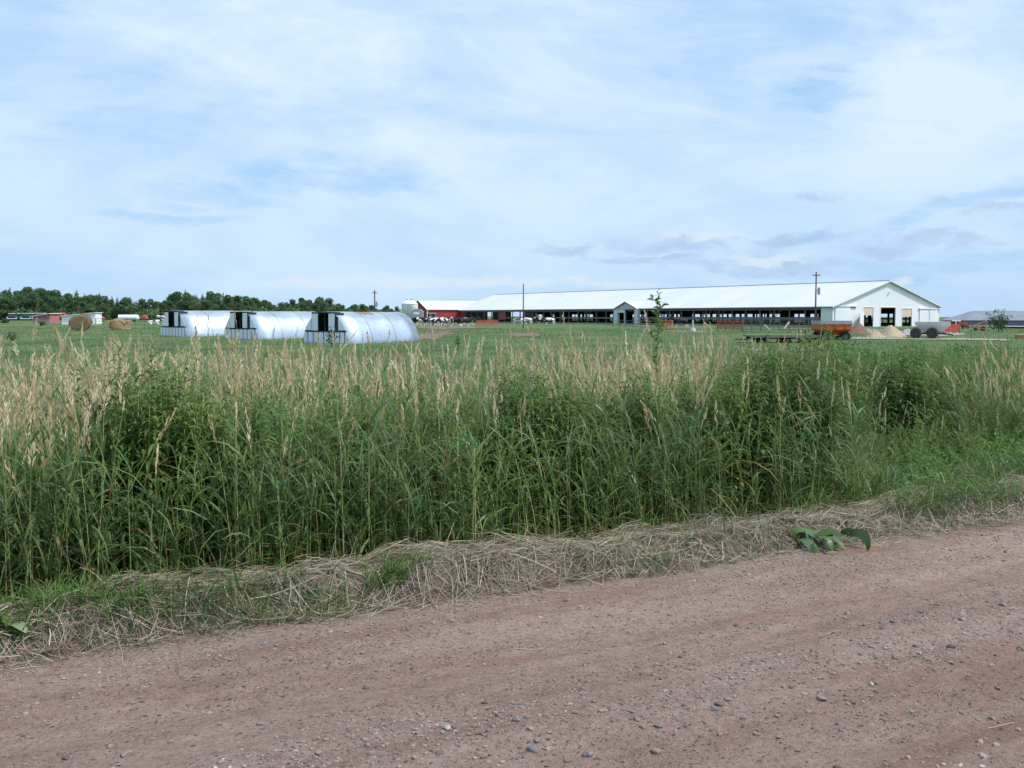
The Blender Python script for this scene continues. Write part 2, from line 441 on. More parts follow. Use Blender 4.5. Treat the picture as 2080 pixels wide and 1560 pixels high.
# gravel: stuff, plus stones that stand out one by one
def ico():
    p = (1 + 5 ** .5) / 2
    v = np.array([(-1, p, 0), (1, p, 0), (-1, -p, 0), (1, -p, 0), (0, -1, p), (0, 1, p), (0, -1, -p), (0, 1, -p), (p, 0, -1), (p, 0, 1), (-p, 0, -1), (-p, 0, 1)], float)
    v /= np.linalg.norm(v[0])
    f = np.array([(0, 11, 5), (0, 5, 1), (0, 1, 7), (0, 7, 10), (0, 10, 11), (1, 5, 9), (5, 11, 4), (11, 10, 2), (10, 7, 6), (7, 1, 8), (3, 9, 4), (3, 4, 2), (3, 2, 6), (3, 6, 8), (3, 8, 9), (4, 9, 5), (2, 4, 11), (6, 2, 10), (8, 6, 7), (9, 8, 1)])
    return v, f
IV, IF = ico()
def gravel_at(u, v, size, tint):
    n_ = len(u); x, y = xy(u, v); z = ground_z(x, y)
    sc = size[:, None] * (np.array([1, .8, .5]) * rng.uniform(.7, 1.3, (n_, 3)))
    P = IV[None] * sc[:, None] * rng.uniform(.75, 1.2, (n_, 12, 1))
    a = rng.random(n_) * 2 * PI; c, s = np.cos(a)[:, None], np.sin(a)[:, None]
    X = P[..., 0] * c - P[..., 1] * s + x[:, None]; Y = P[..., 0] * s + P[..., 1] * c + y[:, None]; Z = P[..., 2] + (z + size * .15)[:, None]
    V = np.stack([X, Y, Z], -1).reshape(-1, 3)
    Fq = (IF[None] + (np.arange(n_) * 12)[:, None, None]).reshape(-1, 3)
    return V, Fq, np.repeat(tint, 12)
N = 120000
gu = rng.uniform(1.9, 5.3, N); gv = rng.uniform(-1.2, 1, N) * 0 + (-1.0 + rng.random(N) ** 1.15 * 10.5)
dens = .07 + .12 * sm(3, 8, gv) + 1.0 * np.exp(-((gu - 3.42) / .28) ** 2) + .5 * np.exp(-((gu - 2.25) / .2) ** 2) + .35 * np.exp(-((gu - 4.8) / .2) ** 2)
dens *= .25 + 1.5 * vnoise(gv * 1.6, gu * 4, 21) ** 2 * 1.6
k = rng.random(N) < dens * .75
gu, gv = gu[k], gv[k]
gs = .0032 * np.exp(rng.normal(.25, .55, len(gu))); gs = np.clip(gs, .002, .016)
V_, F_, T_ = gravel_at(gu, gv, gs, np.clip(rng.normal(.42, .22, len(gu)), 0, 1))
grav = link(bpy.data.objects.new('gravel', np_mesh('gravel', V_, F_, T_, (M['stone_m'],))))
tag(grav, 'fine loose grey gravel scattered over the road', kind='stuff')

# larger stones, each an object
import bmesh
def stone_mesh(i):
    bm = bmesh.new(); bmesh.ops.create_icosphere(bm, subdivisions=3, radius=1)
    r = np.random.default_rng(100 + i); k1 = r.normal(0, 1, (4, 3)); ph = r.random(4) * 6
    cut = [(Vector(r.normal(0, 1, 3)).normalized(), r.uniform(.55, .85)) for _ in range(5)]
    for vv in bm.verts:
        p = vv.co.copy()
        for d_, h_ in cut:
            q = p.dot(d_)
            if q > h_: p -= d_ * (q - h_) * .85
        s_ = 1 + sum(.06 * math.sin(float(np.dot(k1[j] * 2, p)) + ph[j]) for j in range(4))
        vv.co = Vector((p.x * s_, p.y * s_ * .78, p.z * s_ * .55))
    me = bpy.data.meshes.new('stone'); bm.to_mesh(me); bm.free()
    me.polygons.foreach_set('use_smooth', [True] * len(me.polygons)); return me
smat = {}
for nm, c in (('grey', (.24, .20, .18)), ('blue', (.19, .17, .165)), ('red', (.22, .15, .135)), ('pale', (.42, .35, .29)), ('dark', (.12, .10, .095))):
    smat[nm] = mat('stone_' + nm, c, .8, var=.35, scale=2.5, bmp=.5, bscale=9)
SM = [stone_mesh(i) for i in range(5)]
SMESH = {(i, c): None for i in range(5) for c in smat}
for (i, c) in SMESH:
    me = SM[i].copy(); me.materials.append(smat[c]); SMESH[(i, c)] = me
SNAMES = {'grey': 'grey rounded stone lying loose on the gravel road', 'blue': 'blue grey stone lying loose on the gravel road', 'red': 'reddish stone lying loose on the gravel road', 'pale': 'pale buff stone lying loose on the gravel road', 'dark': 'small dark stone lying loose on the gravel road'}
def stone(px, py, w, c='grey', label=None, i=None):
    p = at(px, py); d = math.hypot(p.x, p.y); r = w / F * d / 2 * 1.05
    o = bpy.data.objects.new('stone', SMESH[(random.randrange(5) if i is None else i, c)]); COL.objects.link(o)
    z = float(ground_z(p.x, p.y))
    o.location = (p.x, p.y, z + r * .22); o.scale = (r, r * random.uniform(.8, 1.1), r * random.uniform(.85, 1.2))
    o.rotation_euler = (random.uniform(-.15, .15), random.uniform(-.15, .15), random.random() * 6)
    tag(o, label or SNAMES[c], 'stone', None if label else 'loose %s stones on the road' % c)
stone(528, 1468, 22, 'blue', 'round blue grey stone alone on the smoother dirt at the left of the road', 0)
stone(910, 1496, 22, 'pale', 'pale pinkish stone, palest of the large stones on the road', 1)
stone(1194, 1534, 27, 'blue', 'largest smooth blue stone near the bottom edge of the road', 2)
for px, py, w, c in [(743, 1387, 17, 'dark'), (223, 1517, 17, 'grey'), (257, 1531, 24, 'grey'), (134, 1541, 15, 'dark'), (268, 1427, 12, 'grey'), (183, 1453, 11, 'blue'), (399, 1493, 11, 'blue'), (346, 1506, 12, 'grey'), (445, 1472, 12, 'grey'),
        (1048, 1480, 22, 'blue'), (1012, 1466, 14, 'red'), (984, 1437, 14, 'dark'), (1168, 1457, 14, 'grey'), (1293, 1471, 18, 'grey'), (1304, 1483, 17, 'red'), (1339, 1482, 18, 'blue'), (1092, 1511, 18, 'grey'), (1083, 1528, 26, 'blue'), (990, 1501, 13, 'red'), (983, 1546, 18, 'red'), (1215, 1540, 16, 'red'), (1332, 1527, 20, 'grey'), (1128, 1515, 12, 'red'), (755, 1542, 16, 'grey'), (746, 1527, 14, 'grey'), (868, 1516, 14, 'grey'),
        (1510, 1460, 18, 'blue'), (1577, 1455, 12, 'grey'), (1462, 1437, 22, 'dark'), (1668, 1425, 20, 'grey'), (1732, 1428, 14, 'dark'), (1818, 1344, 17, 'grey'), (1934, 1320, 18, 'dark'), (2014, 1353, 16, 'grey'), (1848, 1436, 18, 'grey'), (1770, 1388, 13, 'pale'), (1778, 1386, 13, 'blue'), (1709, 1476, 14, 'blue'), (1740, 1477, 12, 'grey'), (1582, 1498, 14, 'grey'), (1463, 1488, 14, 'grey'), (1533, 1488, 13, 'grey'), (2016, 1449, 16, 'grey'), (1813, 1270, 12, 'dark'), (1722, 1242, 14, 'grey'), (1755, 1277, 10, 'red'), (1955, 1265, 13, 'grey'), (2038, 1238, 16, 'grey'), (2072, 1322, 15, 'dark'), (1700, 1550, 18, 'dark'), (1621, 1518, 12, 'grey'), (1495, 1266, 12, 'dark'), (1187, 1352, 12, 'blue'), (1208, 1371, 12, 'blue'), (870, 1366, 14, 'blue'), (560, 1560 - 62, 12, 'grey'), (1664, 1340, 9, 'blue')]:
    stone(px, py, w, c)
for _ in range(90):
    px = 2080 * random.random() ** .4; py = random.uniform(1330, 1556) - 80 * (px / 2080)
    stone(px, py, random.uniform(5, 11), random.choice(['grey', 'grey', 'blue', 'red', 'dark', 'pale' if random.random() < .3 else 'grey']))

# ------------------------------------------------------------------ straw and verge grass
ac = Acc()
N = 30000
u = 5.12 + .95 * rng.beta(1.5, 1.7, N); v = -3 + rng.random(N) ** 1.2 * 19
k = rng.random(N) < (.45 + .55 * vnoise(v * 1.1, u * 2, 31))
u, v = u[k], v[k]; N = len(u)
x, y = xy(u, v); L = rng.uniform(.08, .42, N); az = RA + np.where(u < 5.45, rng.normal(.2, .95, N), rng.normal(.05, .38, N)) + PI * (rng.random(N) < .5)
K = 4; s = np.linspace(-.5, .5, K)
bend = rng.normal(0, .25, N)
PX = x[:, None] + np.cos(az)[:, None] * L[:, None] * s - np.sin(az)[:, None] * (bend * L)[:, None] * s ** 2
PY = y[:, None] + np.sin(az)[:, None] * L[:, None] * s + np.cos(az)[:, None] * (bend * L)[:, None] * s ** 2
PZ_ = ground_z(PX, PY) + (rng.random(N) ** 2 * .045)[:, None] + rng.normal(0, .13, N)[:, None] * L[:, None] * s + .006
P = np.stack([PX, PY, np.maximum(PZ_, ground_z(PX, PY) + .003)], -1)
Sd = np.stack([-np.sin(az), np.cos(az), rng.normal(0, .5, N)], -1); Sd /= np.linalg.norm(Sd, axis=1, keepdims=True)
ac.ribbons(P, np.repeat(rng.uniform(.0016, .0042, N)[:, None], K, 1), np.repeat(Sd[:, None], K, 1), np.clip(rng.normal(.5, .27, N), 0, 1))
# stems sticking out of the heap
N = 420; u = rng.uniform(5.3, 6.1, N); v = -2 + rng.random(N) * 17; x, y = xy(u, v)
base = np.stack([x, y, ground_z(x, y)], -1)
leaves(ac, base, RA + rng.normal(0, .8, N) + PI * (rng.random(N) < .5), rng.uniform(.12, .38, N), rng.uniform(.0025, .005, N), rng.uniform(0, .9, N), rng.uniform(-.2, .9, N), np.clip(rng.normal(.55, .25, N), 0, 1), prof=np.array([1, 1, .9, .6]))
# litter on the road edge and road
N = 1500; u = 5.35 - np.abs(rng.normal(0, .16, N)); k = rng.random(N) < .06; u[k] = rng.uniform(2.2, 5.2, k.sum()); v = -2 + rng.random(N) * 14
x, y = xy(u, v); L = rng.uniform(.03, .16, N); az = RA + rng.normal(0, .6, N); K = 3; s = np.linspace(-.5, .5, K)
PX = x[:, None] + np.cos(az)[:, None] * L[:, None] * s; PY = y[:, None] + np.sin(az)[:, None] * L[:, None] * s
P = np.stack([PX, PY, ground_z(PX, PY) + .005], -1)
Sd = np.stack([-np.sin(az), np.cos(az), az * 0], -1)
ac.ribbons(P, np.full((N, K), .003), np.repeat(Sd[:, None], K, 1), np.clip(rng.normal(.7, .22, N), 0, 1))
o = ac.build('straw', (M['straw'],)); tag(o, 'dry cut grass heaped along the bank at the road edge', kind='stuff')

# green grass growing through the bank
ac = Acc()
def tuft(px, py, n, spread, h, tl=.5, wd=.006):
    p = at(px, py); th = rng.random(n) * 2 * PI; rr = spread * rng.random(n) ** .6
    al = rr * np.cos(th); ac_ = rr * np.sin(th) * .45
    x = p.x + al * CA - ac_ * SA; y = p.y + al * SA + ac_ * CA
    base = np.stack([x, y, ground_z(x, y)], -1)
    leaves(ac, base, rng.random(n) * 2 * PI, h * rng.uniform(.5, 1.25, n), wd * rng.uniform(.6, 1.4, n), rng.uniform(.7, 1.5, n), rng.uniform(.4, 2.2, n), np.clip(rng.normal(tl, .2, n), 0, 1), prof=REED_P)
for px, py, n_, sp, h in [(40, 1290, 170, .35, .17), (110, 1250, 150, .3, .2), (150, 1290, 170, .35, .19), (200, 1270, 120, .3, .17), (250, 1300, 80, .25, .15), (25, 1330, 70, .2, .14), (310, 1270, 60, .25, .14), (390, 1270, 110, .3, .17), (440, 1275, 90, .25, .16), (510, 1240, 90, .25, .15), (560, 1260, 80, .22, .13), (620, 1235, 70, .25, .12), (700, 1240, 60, .2, .12), (790, 1215, 110, .14, .2), (830, 1205, 80, .18, .15), (650, 1250, 60, .2, .1), (1020, 1190, 30, .2, .1), (1200, 1160, 60, .3, .12), (1330, 1165, 50, .2, .12), (1430, 1130, 40, .2, .12),
                          (1660, 1060, 90, .2, .2), (1870, 1060, 200, .35, .2), (1930, 1050, 240, .45, .22), (2000, 1040, 200, .5, .2), (2060, 1035, 150, .5, .18), (1900, 1020, 150, .5, .2), (2080, 1000, 120, .6, .2), (1250, 1090, 60, .4, .12), (1480, 1050, 70, .4, .12)]:
    tuft(px, py, int(n_ * 1.0), sp, h)
# scattered sprigs
N = 5200; u = rng.uniform(5.15, 6.4, N); v = -2.5 + rng.random(N) * 20
k = vnoise(v * 1.3, u * 2.5, 41) > .5; u, v = u[k], v[k]; N = len(u); x, y = xy(u, v)
leaves(ac, np.stack([x, y, ground_z(x, y)], -1), rng.random(N) * 2 * PI, rng.uniform(.06, .2, N), rng.uniform(.003, .007, N), rng.uniform(.6, 1.5, N), rng.uniform(.2, 2, N), np.clip(rng.normal(.5, .22, N), 0, 1), prof=REED_P)
# fringe where the bank drops into the ditch
N = 15000; u = rng.uniform(5.85, 7.0, N); v = -2.5 + rng.random(N) * 22; x, y = xy(u, v)
a = x / y; k = rng.random(N) < np.where(a > -.1, .95, .45); x, y = x[k], y[k]; a = a[k]; N = len(x)
leaves(ac, np.stack([x, y, ground_z(x, y) - .02], -1), rng.random(N) * 2 * PI, rng.uniform(.15, .42, N) * (1 + .5 * sm(.0, .3, a)), rng.uniform(.004, .009, N), rng.uniform(.6, 1.5, N), rng.uniform(.5, 2.4, N), np.clip(rng.normal(.4, .22, N), 0, 1), prof=REED_P)
o = ac.build('verge_grass', (M['verge'],)); tag(o, 'short green grass growing through the dry bank', kind='stuff')

# ------------------------------------------------------------------ tall reed grass
def reed_top(u, a, n):
    z = .86 + .03 * (u - 6.5) - .15 * sm(-.15, .3, a) * sm(7, 11, u)
    z = np.minimum(z, .98)
    z = z - .42 * sm(.30, .40, a) * sm(14, 10, u) - .12 * sm(.26, .42, a) - .3 * sm(.33, .42, a) * sm(9, 6, u)
    return z + rng.normal(0, .11, n)
parts = []
x1, y1, u1, v1 = scatter(16500, 5.95, 8.6)
x2, y2, u2, v2 = scatter(19000, 8.6, 16.0)
x = np.concatenate([x1, x2]); y = np.concatenate([y1, y2]); u, v = uv(x, y); a = x / y
dn = vnoise(v * .55 + 7, u * .55, 51)
keep = rng.random(len(x)) < np.clip(.30 + dn, 0, 1) * np.where((a > .38) & (u < 8), .25, 1) * np.where(a > .36, .55, 1) * (1 - sm(9.5, 14.5, u + 5 * (dn - .5)))
keep &= ~((a > .33) & ((u < 8.8) | (u > 13.5)) & (rng.random(len(x)) < .7))
wz = ((a > -.40) & (a < -.28)) | ((a > -.01) & (a < .06)) | ((a > .20) & (a < .32))
keep &= ~(wz & (u < 7.6) & (rng.random(len(x)) < .5))
x, y, u, v, a, dn = (q[keep] for q in (x, y, u, v, a, dn))
n0_ = len(x)
pxe = rng.uniform(1985, 2230, 420); ye = rng.uniform(12.5, 15.5, 420); xe_ = (pxe - 1040) / F * ye; ue, ve = uv(xe_, ye)
x = np.concatenate([x, xe_]); y = np.concatenate([y, ye]); u = np.concatenate([u, ue]); v = np.concatenate([v, ve]); a = x / y; dn = np.concatenate([dn, np.full(420, .8)])
extra = np.arange(len(x)) >= n0_
N = len(x)
zb = gz(x, y)
ztop = reed_top(u, a, N)
ztop = np.where(extra, .98 + rng.normal(0, .1, N), ztop)
fert = rng.random(N) < np.where(u < 7.2, np.where(a < -.38, .45, .10), np.where(a < -.2, .42, .28)) * np.where(a > .34, .3, 1) * (.4 + 1.2 * vnoise(v * 1.5, u * 1.5, 55))
ztop = np.where(fert, ztop + .06 + rng.normal(0, .09, N), ztop - rng.uniform(.05, .45, N))
fert = np.where(extra, rng.random(N) < .6, fert)
tallk = rng.random(N) < .009
ztop = np.where(tallk & fert & (a < .3), ztop + rng.uniform(.15, .45, N), ztop)
h = np.clip(ztop - zb, .3, 2.4)
lean = np.abs(rng.normal(.10, .18, N)) * h; laz = rng.normal(PI * .75, 1.3, N)
base = np.stack([x, y, zb - .02], -1)
K = 6
P = stemcurve(base, h, lean, laz, K)
ac = Acc()
rad = rng.uniform(.0018, .0036, N)[:, None] * np.linspace(1, .5, K)[None] * (1 + .03 * (u - 6))[:, None]
st = np.clip(rng.normal(.55, .22, N), 0, 1)[:, None] + np.linspace(-.35, .1, K)[None]
ac.tubes(P, rad, np.clip(st, 0, 1), 1)
near = u < 9.5
def add_leaves(sel, J, f0, f1, wscale):
    n_ = int(sel.sum())
    if not n_: return
    f = f0 + (f1 - f0) * (np.arange(J)[None] + rng.random((n_, J))) / J
    pts = along(P[sel], f)
    hh = np.repeat(h[sel], J); ff = f.reshape(-1); n2 = n_ * J
    tn = np.clip(rng.normal(.55, .2, n2), .17, 1)
    dry = rng.random(n2) < .75 * sm(.34, .08, ff) + .025
    tn = np.where(dry, rng.uniform(0, .13, n2), tn)
    L = rng.uniform(.16, .38, n2) * (1 - .25 * ff); up = rng.uniform(.75, 1.25, n2); dr = rng.uniform(.3, 1.9, n2)
    up = np.where(dry, rng.uniform(-.6, .6, n2), up)
    leaves(ac, pts.reshape(-1, 3), rng.random(n2) * 2 * PI, L, rng.uniform(.008, .0175, n2) * wscale, up, dr, tn, 0, REED_P)
add_leaves(near, 6, .14, .95, 1.0)
add_leaves(~near, 4, .3, .93, 1.35)
# sterile shoot tips
sel = ~fert; n_ = int(sel.sum())
for _ in range(2):
    leaves(ac, P[sel][:, -1] - np.array([0, 0, .06]), rng.random(n_) * 2 * PI, rng.uniform(.15, .35, n_), rng.uniform(.006, .011, n_), rng.uniform(1.0, 1.5, n_), rng.uniform(.2, 1.6, n_), np.clip(rng.normal(.6, .2, n_), .17, 1), 0, REED_P)
# long loose blades at the front
x3, y3, u3, v3 = scatter(8500, 5.95, 7.4); k3 = x3 / y3 < .3; x3, y3, u3, v3 = x3[k3], y3[k3], u3[k3], v3[k3]; zb3 = gz(x3, y3); n_ = len(x3)
leaves(ac, np.stack([x3, y3, zb3 + rng.uniform(.05, .75, n_)], -1), rng.random(n_) * 2 * PI, rng.uniform(.25, .55, n_), rng.uniform(.006, .012, n_), rng.uniform(.3, 1.4, n_), rng.uniform(.4, 2.3, n_), np.where(rng.random(n_) < .12, .05, np.clip(rng.normal(.5, .2, n_), .17, 1)), 0, REED_P)
reed = ac.build('tall_grass', (M['reed'], M['stem'])); tag(reed, 'tall green reed grass filling the ditch beside the road', kind='stuff')
# seed heads
ac = Acc()
sel = fert; n_ = int(sel.sum()); tip = P[sel][:, -1]; d0 = P[sel][:, -1] - P[sel][:, -2]; d0 /= np.linalg.norm(d0, axis=1, keepdims=True)
d0 += rng.normal(0, .14, (n_, 3)); d0 /= np.linalg.norm(d0, axis=1, keepdims=True)
HL = rng.uniform(.13, .26, n_); fat = rng.uniform(.4, 1.3, n_) * np.where(a[sel] < -.25, 1.25, .85); J = 26
f = (np.arange(J)[None] + rng.random((n_, J))) / J
C = tip[:, None] + d0[:, None] * (f * HL[:, None])[..., None] - d0[:, None] * .01
out = rng.normal(0, 1, (n_, J, 3)); out -= (out * d0[:, None]).sum(-1, keepdims=True) * d0[:, None]; out /= np.linalg.norm(out, axis=-1, keepdims=True)
env = (np.sin(np.clip(f * .93 + .1, 0, 1) * PI) ** .7)
spread = (.28 * fat[:, None] * env)[..., None]
D = d0[:, None] * .9 + out * spread; D /= np.linalg.norm(D, axis=-1, keepdims=True)
C = C + out * (.004 * fat[:, None] * env)[..., None]
Sd = np.cross(D, rng.normal(0, 1, (n_, J, 3))); Sd /= np.linalg.norm(Sd, axis=-1, keepdims=True)
tn = np.clip(rng.normal(.5, .2, n_)[:, None] + rng.normal(0, .12, (n_, J)), 0, 1)
LL = (.022 + .022 * env) * rng.uniform(.8, 1.3, (n_, J)); wf = (1 + .04 * np.clip(u[sel] - 7, 0, 8))[:, None]
ac.diamonds(C.reshape(-1, 3), D.reshape(-1, 3), Sd.reshape(-1, 3), LL.reshape(-1), (.0078 * wf * rng.uniform(.8, 1.4, (n_, J))).reshape(-1), tn.reshape(-1), 0)
heads = ac.build('seed_heads', (M['seed'],), reed); heads['kind'] = 'stuff'

# ------------------------------------------------------------------ leafy weeds
def weeds(ac, x, y, zb, h, J=46, lsize=.10, f0=.22, lm=0, sm_=1, yellow=.13, lean_s=.07, wide=.16, droop=(1.5, 3.0)):
    n_ = len(x); base = np.stack([x, y, zb - .02], -1)
    P = stemcurve(base, h, np.abs(rng.normal(0, lean_s, n_)) * h, rng.random(n_) * 2 * PI, 6)
    ac.tubes(P, rng.uniform(.003, .0055, n_)[:, None] * np.linspace(1, .4, 6)[None], np.full(n_, .3), sm_)
    f = f0 + (1 - f0) * ((np.arange(J)[None] + rng.random((n_, J))) / J) ** .82
    pts = along(P, f).reshape(-1, 3); ff = f.reshape(-1); n2 = n_ * J
    az = (np.arange(J)[None] * 2.4 + rng.random((n_, 1)) * 6 + rng.normal(0, .3, (n_, J))).reshape(-1)
    Ls = np.repeat(rng.uniform(.85, 1.2, n_), J) * lsize * (1.1 - .55 * np.clip((ff - .45) / .55, 0, 1) ** 2) * rng.uniform(.75, 1.25, n2)
    tn = np.clip(rng.normal(.5, .2, n2), .16, 1)
    tn = np.where(rng.random(n2) < yellow * sm(.55, .25, ff) * 2, rng.uniform(0, .09, n2), tn)
    leaves(ac, pts, az, Ls, Ls * wide * rng.uniform(.8, 1.25, n2), rng.uniform(.4, 1.1, n2), rng.uniform(*droop, n2), tn, lm, WEED_P, rng.normal(0, .3, n2))
    return P

def clump(px0, px1, u0, u1, n, ztop, sd=.1, zlo=.35):
    """weed positions between two photo columns in a band beside the road"""
    res = []
    px = rng.uniform(px0, px1, n); uu = rng.uniform(u0, u1, n)
    t_ = (px - 1040) / F; yy = uu / (CA - t_ * SA); xx = t_ * yy
    zz = gz(xx, yy); mid = 1 - np.abs((px - (px0 + px1) / 2) / ((px1 - px0) / 2)) ** 2 * .22
    zt = np.clip(ztop * mid + rng.normal(0, sd, n) - np.where(rng.random(n) < .3, rng.uniform(0, zlo, n), 0), .1, None)
    return xx, yy, zz, np.clip(zt - zz, .4, 2.3)

ac = Acc()
for c in [(205, 460, 6.35, 7.4, 120, 1.22), (380, 640, 6.4, 7.5, 70, 1.02), (560, 800, 6.4, 7.6, 75, .95), (780, 1030, 6.45, 7.6, 75, .92), (1010, 1160, 6.4, 7.4, 70, 1.12), (1130, 1450, 6.45, 7.8, 150, .98), (1440, 1710, 6.4, 8.3, 320, 1.22), (1560, 1710, 6.35, 7.4, 60, .8), (1600, 1960, 9, 13, 90, .95)]:
    xx, yy, zz, hh = clump(*c)
    weeds(ac, xx, yy, zz, hh, 84, .12, .26)
wd = ac.build('weed_thicket', (M['weed'], M['stem'])); tag(wd, 'dark leafy weeds massed at the front of the reed grass', kind='stuff')

# leafy bushes of brighter weeds at the right
ac = Acc()
def bushband(px0, px1, u0, u1, n, z0, z1, J=40, lsize=.085):
    px = rng.uniform(px0, px1, n); uu = u0 + (u1 - u0) * rng.random(n); kk = rng.random(n) < .15 + 1.3 * vnoise(px * .018, uu * .9, 71); px, uu = px[kk], uu[kk]; n = len(px); t_ = (px - 1040) / F; yy = uu / (CA - t_ * SA); xx = t_ * yy; zz = gz(xx, yy)
    zt = z0 + (z1 - z0) * (uu - u0) / (u1 - u0) + rng.normal(0, .1, n) + .5 * (vnoise(px * .013, uu * .6, 72) - .5) + .12 * np.sin(px * .02) + .08 * np.sin(px * .05 + uu)
    weeds(ac, xx, yy, zz, np.clip(zt - zz, .25, 2.0), J, lsize, .12, 0, 1, 0, .1, .26, (.8, 2.2))
bushband(1850, 2250, 8.3, 12, 620, .42, .72)
bushband(1740, 2250, 12, 19, 760, .62, .62, 40, .12)
bushband(1690, 2120, 6.3, 9, 900, -.12, .36, 40, .09)
bushband(1640, 2200, 17, 34, 520, .42, .2, 34, .17)
bs = ac.build('weed_bushes', (M['bush'], M['stem'])); tag(bs, 'bright green low weeds filling the ditch at the right', kind='stuff')

# weeds that stand out one by one
WV = []
for i in range(5):
    ac = Acc(); weeds(ac, rng.normal(0, .09, 7), rng.normal(0, .09, 7), np.zeros(7) + .02, np.array([1.6, 1.52, 1.45, 1.38, 1.3, 1.22, 1.1]), 90, .125, .2, wide=.19)
    WV.append(ac.mesh('weed_plant', (M['weed'], M['stem'])))
def weed(px, depth, ytop, label=None, i=0):
    p = on(px, depth); zt = EYE + (642 - ytop) / F * depth; hh = zt - p.z
    o = bpy.data.objects.new('weed_plant', WV[i % 5]); COL.objects.link(o); o.location = p
    o.scale = (min(1.4, max(1, depth / 9)),) * 2 + (hh / 1.6,); o.rotation_euler = (random.uniform(-.05, .05), random.uniform(-.05, .05), random.random() * 6)
    tag(o, label or 'tall leafy green weed standing above the seed heads', 'weed', None if label else 'tall weeds rising out of the reed grass')
for k, (px, dp, yt) in enumerate([(1688, 11, 655), (1652, 11.5, 668), (1624, 11, 690), (1735, 12, 690), (1790, 13, 700), (1850, 13, 690), (1870, 13.5, 705), (1905, 14, 708), (1715, 11, 700), (1668, 10.5, 672), (1700, 10.5, 690), (1765, 14, 715), (1930, 15, 720), (1600, 12, 690), (1612, 14, 684), (1640, 13, 676), (1676, 13, 664), (1710, 12.5, 680), (1745, 14, 694), (1580, 12, 705), (1815, 15, 705), (1885, 15, 700), (1960, 16, 715), (1500, 8.5, 725), (1545, 8.3, 715), (1590, 8.6, 720), (1480, 8, 740), (1080, 7.6, 742), (1110, 7.7, 760), (1150, 7.5, 790), (240, 6.6, 712), (285, 6.7, 722), (330, 6.8, 740), (400, 6.7, 765), (820, 7.4, 770), (570, 6.9, 775), (1320, 8.2, 765), (1400, 8.6, 745)]):
    weed(px, dp, yt, None, k)
# the lone tall one against the barn roof
p = on(1335, 11.5); hh = EYE + 52 / F * 11.5 - p.z
ac = Acc(); r_ = rng; weeds(ac, np.zeros(1), np.zeros(1), np.array([.02]), np.array([hh]), 80, .11, .3, wide=.28, lean_s=.03, droop=(.3, 1.4))
J = 10
bz = np.linspace(.62, .93, J) * hh; azb = np.arange(J) * 2.4
for q in range(J):
    b0 = np.array([0, 0, bz[q]]); d = np.array([math.cos(azb[q]) * .5, math.sin(azb[q]) * .5, .8]); ln = .16 * (1.25 - bz[q] / hh) / .5
    Pb = np.array([[b0 + d * ln * s_ for s_ in (0, .5, 1)]]); ac.tubes(Pb, np.array([[.0025, .002, .001]]), np.array([.3]), 1)
    n_ = 9; fr = np.linspace(.25, 1, n_)
    leaves(ac, b0 + d[None] * ln * fr[:, None], rng.random(n_) * 6.28, rng.uniform(.07, .11, n_), rng.uniform(.022, .03, n_), rng.uniform(.3, 1.1, n_), rng.uniform(.3, 1.4, n_), rng.uniform(.2, .8, n_), 0)
o = ac.build('weed_plant', (M['weed'], M['stem'])); o.location = p
tag(o, 'tallest branching weed, its leafy tip standing against the white barn roof', 'weed')

# dock with big leaves on the bank
p = at(1640, 1108); ac = Acc(); N = 24
az = rng.random(N) * 2 * PI; az[:16] = rng.uniform(-3.0, .3, 16); b0 = np.zeros((N, 3)); b0[:, 0] = rng.normal(0, .14, N); b0[:, 1] = rng.normal(0, .05, N); b0[:, 2] = .02
LD = rng.uniform(.14, .31, N)
leaves(ac, b0, az, LD, LD * rng.uniform(.20, .30, N), rng.uniform(.1, 1.0, N), rng.uniform(1.3, 3.0, N), rng.uniform(0, 1, N), 0, np.array([.12, .2, .6, .75, 1, .85, .98, .8, .85, .6, .55, .3, .04]), rng.normal(0, .7, N))
p.z = float(ground_z(p.x, p.y)) + .02
o = ac.build('dock_plant', (M['dock'],)); o.location = p
tag(o, 'broad leaved dock plant sprawling over the dry bank at the road edge', 'plant')
p = at(15, 1320); ac = Acc(); N = 7
leaves(ac, np.zeros((N, 3)), rng.random(N) * 6.28, rng.uniform(.1, .18, N), rng.uniform(.05, .07, N), rng.uniform(.5, 1.2, N), rng.uniform(1, 2, N), rng.uniform(.2, .9, N), 0, np.array([.12, .6, 1, 1, .8, .1]))
p.z = float(ground_z(p.x, p.y)) + .01; o = ac.build('plantain', (M['dock'],)); o.location = p
tag(o, 'small round leaved plant at the road edge below the green tufts', 'plant')
# cattail
p = on(895, 9.2); zt = EYE - (757 - 642) / F * 9.2; hh = zt - p.z
ct = thing('cattail', 'single brown cattail spike among the pale seed heads', 'cattail', p)
cm = mat('cattail_brown', (.06, .035, .02), .95)
obj('stalk', B().tube((0, 0, 0), (.03, 0, hh - .17), .004, .003, 6), M['bark'], ct)
obj('spike', B().tube((.03, 0, hh - .17), (.032, 0, hh - .02), .011, .010, 8).tube((.032, 0, hh - .02), (.033, 0, hh + .02), .003, .002, 5), cm, ct, smooth=True)

